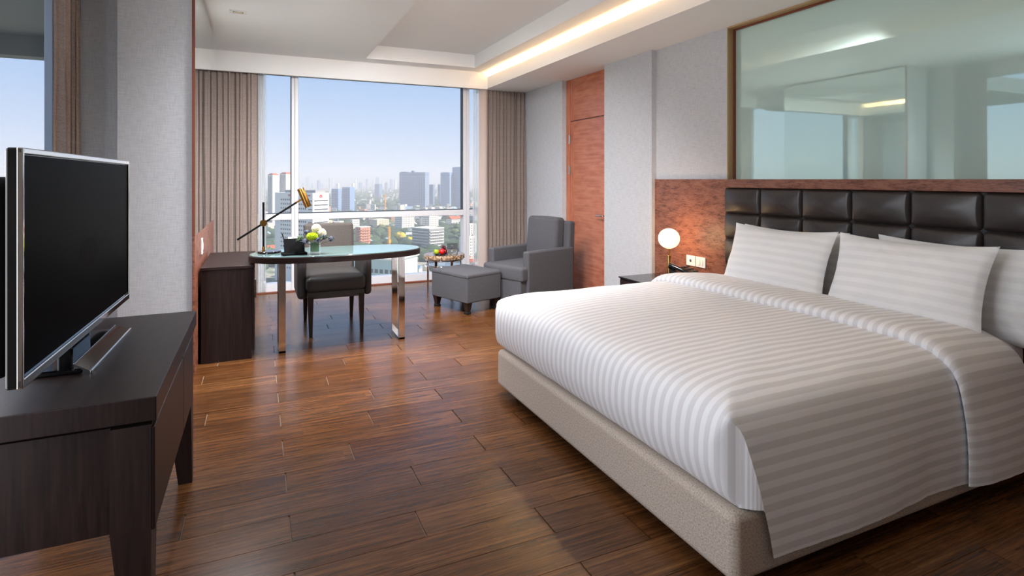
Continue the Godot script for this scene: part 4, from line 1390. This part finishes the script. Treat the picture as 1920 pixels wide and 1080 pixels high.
func city() -> void:
	var g := setting("ground")
	var gt := textured("city_ground", pattern(512, 512, [[30, 30, 1.0, 81], [90, 90, 0.8, 82], [12, 12, 0.7, 83]], [c8(62, 80, 56), c8(96, 110, 88), c8(140, 142, 132), c8(180, 176, 166), c8(108, 122, 100)], 2.0), Vector3(0.0016, 0.0016, 0.0016), 0.95)
	part("plain", bx(-6000, 8000, -82, -80, 60, 11000), gt, g)
	var white := mat("render_white", c8(226, 222, 216), 0.8)
	var pale := mat("render_pale", c8(206, 204, 200), 0.8)
	var cream := mat("render_cream", c8(222, 206, 184), 0.8)
	var pink := mat("render_pink", c8(208, 142, 118), 0.8)
	var grey := mat("render_grey", c8(150, 152, 156), 0.8)
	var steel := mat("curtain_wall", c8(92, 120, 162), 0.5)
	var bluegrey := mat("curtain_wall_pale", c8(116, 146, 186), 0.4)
	var pane := mat("window_dark", c8(62, 74, 88), 0.3)
	var slab := mat("slab_pale", c8(170, 184, 198), 0.8)
	var tile := mat("roof_tile", c8(182, 92, 62), 0.85)
	var red := mat("sign_red", c8(206, 40, 58), 0.6)
	var teal := mat("render_teal", c8(178, 200, 194), 0.7)
	# [name, x, d, top, w, l, yaw, material, window style, label]
	var rows := [
		["office_building", 31.6, 476.6, -9.3, 46.0, 15.4, -56.3, white, 1, "white office block with red lettering and rows of square windows"],
		["apartment_tower", 21.3, 931.7, 7.7, 12.8, 10.5, -59.3, pale, 2, "pale tower with a red cap, left of the far twin towers"],
		["apartment_tower", 40.5, 946.8, 9.5, 16.1, 12.2, -59.3, pale, 2, "pale tower with a red cap, right of the far twin towers"],
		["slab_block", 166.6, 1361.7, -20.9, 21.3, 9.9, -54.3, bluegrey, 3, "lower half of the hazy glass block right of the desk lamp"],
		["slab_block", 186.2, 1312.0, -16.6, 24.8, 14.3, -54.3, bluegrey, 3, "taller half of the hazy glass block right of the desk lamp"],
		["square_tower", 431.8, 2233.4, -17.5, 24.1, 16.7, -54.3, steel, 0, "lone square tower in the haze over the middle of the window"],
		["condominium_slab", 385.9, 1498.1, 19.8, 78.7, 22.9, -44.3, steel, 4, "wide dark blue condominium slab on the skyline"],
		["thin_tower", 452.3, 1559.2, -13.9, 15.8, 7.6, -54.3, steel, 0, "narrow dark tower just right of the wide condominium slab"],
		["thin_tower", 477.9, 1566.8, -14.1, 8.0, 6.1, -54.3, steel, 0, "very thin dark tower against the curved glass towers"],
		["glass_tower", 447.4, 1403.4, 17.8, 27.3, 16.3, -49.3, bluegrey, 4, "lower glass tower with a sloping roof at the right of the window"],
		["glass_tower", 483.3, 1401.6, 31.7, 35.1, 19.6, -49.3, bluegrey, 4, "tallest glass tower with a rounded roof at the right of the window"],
		["pink_apartment", 110.2, 661.3, -53.9, 9.5, 13.2, -64.3, pink, 5, "pink apartment house beside the desk chair back"],
		["apartment_block", 170.0, 871.9, -59.9, 19.5, 21.7, -66.3, cream, 6, "cream block below the transom left of the yellow crane"],
		["apartment_block", 198.0, 825.8, -52.3, 17.8, 22.1, -66.3, white, 6, "white block of small windows right of the yellow crane"],
		["apartment_block", 237.7, 828.3, -53.6, 18.2, 17.8, -66.3, white, 6, "white block of small windows, second right of the crane"],
		["grey_apartment", 170.0, 600.4, -52.2, 28.2, 21.2, -64.3, grey, 5, "grey and white apartment house above the fruit table"],
		["apartment_block", 291.0, 870.6, -62.7, 12.6, 24.2, -66.3, white, 7, "white block with a terracotta roof at the right of the lower pane"],
		["apartment_block", 126.5, 827.5, -56.3, 6.1, 11.3, -66.3, white, 6, "small white block above the pink apartment house"],
		["apartment_block", 244.1, 665.6, -54.4, 8.0, 11.9, -66.3, pale, 6, "pale block seen through the narrow right pane"],
		["apartment_block", 83.2, 807.4, -54.9, 13.6, 15.1, -66.3, cream, 6, "cream block behind the desk chair and the office block"],
		["school_hall", 79.6, 429.7, -56.7, 57.3, 31.0, -44.3, teal, 8, "long green-roofed hall with arched windows seen under the desk"],
		["low_block", 193.6, 537.2, -56.6, 8.1, 17.2, -62.3, pale, 6, "low pale block beside the fruit table"],
		["low_block", 0.6, 1017.1, -53.3, 31.2, 44.6, -59.3, pale, 6, "low pale block behind the sheer curtain"],
	]
	for q in rows:
		var h: float = q[3] + 80.0
		var w: float = q[4]
		var l: float = q[5]
		var t := thing(q[0], q[9], "building", P(q[1], -80, q[2]), deg_to_rad(q[6]))
		part("body", bx(-w / 2, w / 2, 0, h, -l / 2, l / 2), q[7], t)
		var win := MB.new()
		var y0 := maxf(2.0, h - 62.0)
		match q[8]:
			1:
				face_grid(win, w * 0.72, l, y0, h - 3.5, 0, 2.45, 3.35, 1.25, 1.35, 0.12)
				for r in 14:
					win.box(Vector3(w * 0.44, h - 6.0 - r * 3.35, l / 2), Vector3(w * 0.10, 0.8, 0.24))
					win.box(Vector3(w / 2, h - 6.0 - r * 3.35, -0.3), Vector3(0.24, 0.8, l * 0.84))
				var roof := MB.new()
				roof.box(Vector3(-w * 0.12, h + 1.0, -1), Vector3(w * 0.45, 2.0, l * 0.6))
				roof.box(Vector3(w * 0.33, h + 1.0, -1), Vector3(w * 0.26, 2.2, l * 0.6))
				part("roof_plant", roof, grey, t)
				var sg := MB.new()
				for k in 7:
					sg.box(Vector3(-w * 0.13 + k * 0.62, h - 2.0 + (0.25 if k % 3 == 0 else 0.0), l / 2 + 0.1), Vector3(0.42, 1.1 if k % 3 == 0 else 0.8, 0.2))
				sg.box(Vector3(-w * 0.13 + 1.8, h - 2.75, l / 2 + 0.1), Vector3(4.2, 0.18, 0.2))
				for k in 4:
					sg.box(Vector3(w * 0.385 + k * 0.75, h - 2.0, l / 2 + 0.1), Vector3(0.5, 1.0, 0.2))
				part("sign_lettering", sg, red, t)
				var em := MB.new()
				em.box(Vector3(w / 2 + 0.1, h - 2.4, -0.7), Vector3(0.2, 2.2, 0.8), 0.0, 1, false, Basis(Vector3.RIGHT, 0.5))
				em.box(Vector3(w / 2 + 0.1, h - 2.4, 0.7), Vector3(0.2, 2.2, 0.8), 0.0, 1, false, Basis(Vector3.RIGHT, -0.5))
				em.box(Vector3(w / 2 + 0.1, h - 3.5, 0.0), Vector3(0.2, 0.8, 0.8))
				part("emblem", em, red, t)
			2:
				for k in 4:
					win.box(Vector3((k - 1.5) * w * 0.23, h / 2, l / 2), Vector3(w * 0.08, h * 0.96, 0.3))
				var cap := MB.new()
				taper(cap, Vector3(0, h, 0), Vector3(0, h + 2.5, 0), Vector2(w * 0.52, l * 0.52), Vector2(w * 0.3, l * 0.3))
				part("roof_cap", cap, tile, t)
			3:
				face_grid(win, w, l, y0, h - 3, 0, 3.6, 4.2, 2.4, 2.2, 0.2)
			4:
				var lines := MB.new()
				var nl := int(w / 3.2)
				for k in nl:
					lines.box(Vector3((k - (nl - 1) / 2.0) * 3.2, h / 2 - 4.0, l / 2), Vector3(0.7, h - 10.0, 0.5))
				for k in int(l / 3.2):
					lines.box(Vector3(w / 2, h / 2 - 4.0, (k - (int(l / 3.2) - 1) / 2.0) * 3.2), Vector3(0.5, h - 10.0, 0.7))
				for k in int((h - 6.0) / 6.6):
					lines.box(Vector3(0, h - 4.0 - k * 6.6, 0), Vector3(w + 0.5, 0.6, l + 0.5))
				part("facade_ribs", lines, slab, t)
				var rf := MB.new()
				if q[0] == "condominium_slab":
					rf.box(Vector3(-w * 0.04, h + 2.2, 0), Vector3(7, 5, 8))
					rf.box(Vector3(-w * 0.36, h + 1.0, 0), Vector3(18, 2, 14))
				else:
					var arc := PackedVector2Array()
					for k in 13:
						arc.append(Vector2(w * (k / 12.0 - 0.5), sin(PI * (0.25 + 0.5 * k / 12.0)) * 5.0 - 3.5))
					for k in 12:
						rf.flat(Vector3(arc[k].x, h + arc[k].y, -l / 2), Vector3(arc[k + 1].x, h + arc[k + 1].y, -l / 2), Vector3(arc[k + 1].x, h + arc[k + 1].y, l / 2), Vector3(arc[k].x, h + arc[k].y, l / 2))
						rf.flat(Vector3(arc[k].x, h - 0.2, l / 2), Vector3(arc[k].x, h + arc[k].y, l / 2), Vector3(arc[k + 1].x, h + arc[k + 1].y, l / 2), Vector3(arc[k + 1].x, h - 0.2, l / 2))
				part("roof_crown", rf, q[7], t)
			5:
				face_grid(win, w, l, 1.0, h - 0.5, 0, 3.1, 3.1, 1.7, 1.5, 0.15)
				face_grid(win, w, l, 1.0, h - 0.5, 1, 3.1, 3.1, 1.7, 1.5, 0.15)
				var bl := MB.new()
				for r in int(h / 3.1):
					bl.box(Vector3(0.0, h - 2.9 - r * 3.1, l / 2 + 0.5), Vector3(w * 0.92, 0.9, 1.0))
					bl.box(Vector3(w / 2 + 0.5, h - 2.9 - r * 3.1, 0.0), Vector3(1.0, 0.9, l * 0.92))
				part("balconies", bl, white if q[0] == "grey_apartment" else pink, t)
				part("parapet", bx(-w / 2 - 0.3, w / 2 + 0.3, h, h + 0.8, -l / 2 - 0.3, l / 2 + 0.3), white, t)
			6, 7:
				face_grid(win, w, l, 1.0, h - 0.8, 0, 3.0, 3.0, 1.1, 1.3, 0.12)
				face_grid(win, w, l, 1.0, h - 0.8, 1, 3.0, 3.0, 1.1, 1.3, 0.12)
				if q[8] == 7:
					var gb := MB.new()
					gb.flat(Vector3(-w / 2 - 1, h, l / 2 + 1), Vector3(0, h + 4, l / 2), Vector3(0, h + 4, -l / 2), Vector3(-w / 2 - 1, h, -l / 2 - 1))
					gb.flat(Vector3(0, h + 4, l / 2), Vector3(w / 2 + 1, h, l / 2 + 1), Vector3(w / 2 + 1, h, -l / 2 - 1), Vector3(0, h + 4, -l / 2))
					gb.flat(Vector3(-w / 2 - 1, h, l / 2 + 1), Vector3(0, h + 4, l / 2), Vector3(w / 2 + 1, h, l / 2 + 1), Vector3(0, h, l / 2 + 1))
					part("roof", gb, tile, t)
			8:
				face_grid(win, w, l, 4.0, h - 4.0, 0, 4.2, 7.0, 2.6, 2.8, 0.2)
				part("roof_slab", bx(-w / 2 - 1, w / 2 + 1, h, h + 1.0, -l / 2 - 1, l / 2 + 1), white, t)
		if win.v.size():
			var wn := part("window_grid", win, pane, t)
			wn.set_meta("kind", "stuff")
	# far skyline
	var far := [[0,3940,-22,11],[35,5785,-29,34],[83,5710,-29,35],[164,7368,5,45],[141,4253,-14,27],[288,6918,-19,36],[260,5502,-3,21],[383,6748,-60,18],[377,6279,-34,30],[399,5827,-34,21],[497,6611,23,36],[459,5532,-37,18],[340,3634,-7,17],[500,5102,-36,26],[416,3744,5,14],[788,6749,17,23],[433,3493,-25,24],[782,5973,-15,24],[911,6331,-47,42],[539,3591,-24,17],[736,4769,-4,13],[637,3930,-24,21],[703,4057,0,12],[1018,5534,-11,29],[854,4465,16,23],[963,4782,-7,18],[694,3350,-20,19],[868,4018,0,16],[889,3977,-5,16],[1523,6538,-31,49],[1588,6550,-70,41],[1145,4609,-24,32],[1739,6580,-25,34],[1174,4294,-28,26],[1154,4108,-33,13],[1942,6643,-55,32],[1766,5910,-31,19],[1649,5414,-45,26],[1890,5984,-20,18],[1145,3477,-28,19]]
	var rng := RandomNumberGenerator.new()
	rng.seed = 12
	for q in far:
		var h: float = q[2] + 80.0
		var fm := MB.new()
		fm.box(Vector3(0, h / 2, 0), Vector3(q[3], h, q[3] * 0.7))
		fm.box(Vector3(q[3] * 0.1, h + 2, 0), Vector3(q[3] * 0.4, 4, q[3] * 0.3))
		var dark := rng.randf() < 0.6
		single("distant_tower", fm, steel if dark else pale, "distant %s tower almost lost in the haze on the horizon" % ("dark blue" if dark else "pale"), "tower", P(q[0], -80, q[1]), "distant skyline towers", Basis(Vector3.UP, rng.randf() * 1.5))
	# elevated road
	var v := thing("viaduct", "long pale elevated road crossing the hazy middle of the city", "viaduct", P(340, -80, 2040), 0.42)
	part("deck", bx(-170, 170, 7.0, 9.5, -8, 8), slab, v)
	for k in 12:
		part("pier", bx(-160 + k * 29, -157 + k * 29, 0, 7.0, -2, 2), slab, v)
	# tower cranes
	var ym := mat("crane_yellow", c8(222, 158, 52), 0.6)
	for q in [[118.9, 560.7, 34.0, "yellow tower crane mast rising behind the desk"], [226.5, 1104.7, 52.0, "thin pale orange crane mast far off above the transom"]]:
		var t := thing("tower_crane", q[3], "crane", P(q[0], -80, q[1]), 0.5)
		var ms := MB.new()
		for sx in [-0.8, 0.8]:
			for sz in [-0.8, 0.8]:
				ms.box(Vector3(sx, q[2] / 2, sz), Vector3(0.5, q[2], 0.5))
		for k in int(q[2] / 3.0):
			ms.box(Vector3(0, k * 3.0, 0), Vector3(2.0, 0.4, 2.0))
		part("mast", ms, ym, t)
		part("cab", bx(-1.4, 1.4, q[2] - 16, q[2] - 13, -1.4, 1.4), ym, t)
	# low houses and trees between the blocks
	var house := MB.new()
	house.box(Vector3(0, 2.6, 0), Vector3(9, 5.2, 7))
	var hm := house.mesh()
	var roof := MB.new()
	roof.flat(Vector3(-5, 5.0, 4), Vector3(-5, 7.6, 0), Vector3(5, 7.6, 0), Vector3(5, 5.0, 4))
	roof.flat(Vector3(-5, 7.6, 0), Vector3(-5, 5.0, -4), Vector3(5, 5.0, -4), Vector3(5, 7.6, 0))
	roof.flat(Vector3(5, 5.0, 4), Vector3(5, 7.6, 0), Vector3(5, 5.0, -4), Vector3(5, 5.0, -4))
	roof.flat(Vector3(-5, 5.0, -4), Vector3(-5, 7.6, 0), Vector3(-5, 5.0, 4), Vector3(-5, 5.0, 4))
	var rm := roof.mesh()
	var roofs := [tile, white, pale, grey, mat("roof_rust", c8(150, 96, 84), 0.85), mat("roof_blue", c8(140, 164, 186), 0.7)]
	var taken := []
	for q in rows:
		taken.append(Vector3(q[1], q[2], Vector2(q[4], q[5]).length() / 2.0 + 2.0))
	taken.append(Vector3(118.9, 560.7, 4.0)); taken.append(Vector3(226.5, 1104.7, 4.0))
	taken.append(Vector3(161.7, 695.0, 8.0)); taken.append(Vector3(168.7, 678.0, 8.0))
	for k in 420:
		var dist := 400.0 * pow(3.6, rng.randf())
		var ang := rng.randf_range(-0.02, 0.36)
		var s := rng.randf_range(0.7, 1.25) * (0.7 + dist / 1600.0)
		if not free_spot(taken, Vector3(sin(ang) * dist, cos(ang) * dist, 7.2 * s)):
			continue
		var ri := rng.randi() % 6
		var t := thing("low_house", "low house with a %s pitched roof among the trees of the city" % ["terracotta", "white", "pale grey", "dark grey", "rusty", "pale blue"][ri], "house", P(sin(ang) * dist, -80, cos(ang) * dist), rng.randf() * 3.0, "low houses of the city below")
		t.scale = Vector3(s, s * rng.randf_range(0.7, 1.3), s)
		inst("walls", hm, [white, cream, pale][k % 3], t)
		inst("roof", rm, roofs[ri], t)
	var leafm := [mat("tree_green", c8(64, 92, 54), 0.9), mat("tree_dark", c8(48, 74, 50), 0.9), mat("tree_olive", c8(92, 108, 62), 0.9)]
	var yel := mat("tree_yellow", c8(206, 178, 60), 0.9)
	var tms := []
	for k in 4:
		var nz := FastNoiseLite.new()
		nz.seed = 40 + k
		nz.frequency = 1.1
		var tb := MB.new()
		tb.ball(Vector3(0, 6, 0), Vector3(5.5, 4.5, 5.5), 12, 16, func(p: Vector3) -> float: return 0.85 + 0.5 * nz.get_noise_3dv(p * 1.6))
		tms.append(tb.mesh())
	var trunk := MB.new()
	trunk.tube([Vector3(0, 0, 0), Vector3(0, 4, 0)], [0.5, 0.35], 6)
	var trm := trunk.mesh()
	for k in 900:
		var dist := 420.0 * pow(3.0, rng.randf())
		var ang := rng.randf_range(-0.02, 0.36)
		var s := rng.randf_range(0.8, 1.7)
		var y := k < 2
		var pos := P(sin(ang) * dist, -80, cos(ang) * dist)
		if k < 2:
			pos = P(161.7 + k * 7.0, -80, 695.0 - k * 17)
		elif k < 330:
			pos = P(rng.randf_range(112, 175), -80, rng.randf_range(690, 820))
		if k >= 2 and not free_spot(taken, Vector3(pos.x, -pos.z, 6.8 * s)):
			continue
		var li := rng.randi() % 3
		var t := thing("city_tree", ["larger yellow flowering tree near the crane", "yellow flowering tree close to the grey and white apartment house"][k] if y else "round %s tree among the low houses of the city" % ["mid green", "dark green", "olive green"][li], "tree", pos, rng.randf() * 6.0, "yellow trees" if y else "trees of the city below")
		t.scale = Vector3.ONE * s * (1.1 if y else 1.0)
		inst("crown", tms[k % 4], yel if y else leafm[li], t)
		inst("trunk", trm, M.wenge_legs, t)
	# countless roofs and treetops farther out, too many and too small to tell apart
	var roofbox := BoxMesh.new()
	roofbox.size = Vector3(1, 1, 1)
	var rmat := mat("far_roofs", Color.WHITE, 0.85)
	rmat.vertex_color_use_as_albedo = true
	roofbox.material = rmat
	var mm := MultiMesh.new()
	mm.transform_format = MultiMesh.TRANSFORM_3D
	mm.use_colors = true
	mm.mesh = roofbox
	mm.instance_count = 7000
	var ball := MB.new()
	ball.ball(Vector3.ZERO, Vector3.ONE, 6, 8)
	var bmesh := ball.mesh()
	var bm := MultiMesh.new()
	bm.transform_format = MultiMesh.TRANSFORM_3D
	bm.mesh = bmesh
	bm.instance_count = 4200
	var shades := [Color(0.5, 0.49, 0.47), Color(0.66, 0.65, 0.64), Color(0.36, 0.38, 0.41), Color(0.45, 0.26, 0.18), Color(0.28, 0.31, 0.35), Color(0.5, 0.48, 0.44)]
	for k in 7000:
		var dist := 900.0 * pow(5.5, rng.randf())
		var ang := rng.randf_range(-0.06, 0.42)
		var s := rng.randf_range(6.0, 16.0)
		var hh := rng.randf_range(4.0, 9.0) * (1.0 if rng.randf() < 0.92 else 2.6)
		var ps := Vector3(sin(ang) * dist, -80.0, -cos(ang) * dist)
		for q in rows:
			if Vector2(q[1] - ps.x, q[2] + ps.z).length() < Vector2(q[4], q[5]).length() / 2.0 + s:
				hh = 1.0
		mm.set_instance_transform(k, Transform3D(Basis(Vector3.UP, rng.randf() * 3.0).scaled_local(Vector3(s, hh, s * rng.randf_range(0.5, 1.0))), ps + Vector3(0, hh / 2.0, 0)))
		mm.set_instance_color(k, shades[rng.randi() % 6])
	for k in 4200:
		var dist := 560.0 * pow(6.5, rng.randf())
		var ang := rng.randf_range(-0.06, 0.42)
		var s := rng.randf_range(4.0, 8.0) * (1.0 + dist / 3000.0)
		bm.set_instance_transform(k, Transform3D(Basis(Vector3.UP, rng.randf() * 3.0).scaled_local(Vector3(s * 1.3, s * 0.8, s)), Vector3(sin(ang) * dist, -79.0 + s * 0.3, -cos(ang) * dist)))
	for q in [["distant_roofs", mm, rmat, "countless low roofs filling the hazy middle distance of the city", "roofs"], ["distant_treetops", bm, leafm[1], "countless dark treetops between the far roofs of the city", "treetops"]]:
		var mi := MultiMeshInstance3D.new()
		mi.name = q[0]
		mi.multimesh = q[1]
		mi.material_override = q[2]
		mi.set_meta("kind", "stuff")
		tag(mi, q[3], q[4])
		add_child(mi)
	# summer haze lying over the city
	var fog := FogVolume.new()
	fog.name = "city_haze"
	fog.size = Vector3(14000, 160, 10900)
	fog.position = Vector3(1000, -5, -5560)
	var fm := FogMaterial.new()
	fm.resource_name = "haze"
	fm.density = 0.00038
	fm.albedo = c8(248, 251, 255)
	fog.material = fm
	fog.set_meta("kind", "stuff")
	fog.set_meta("label", "pale blue summer haze lying over the city")
	fog.set_meta("category", "haze")
	add_child(fog)
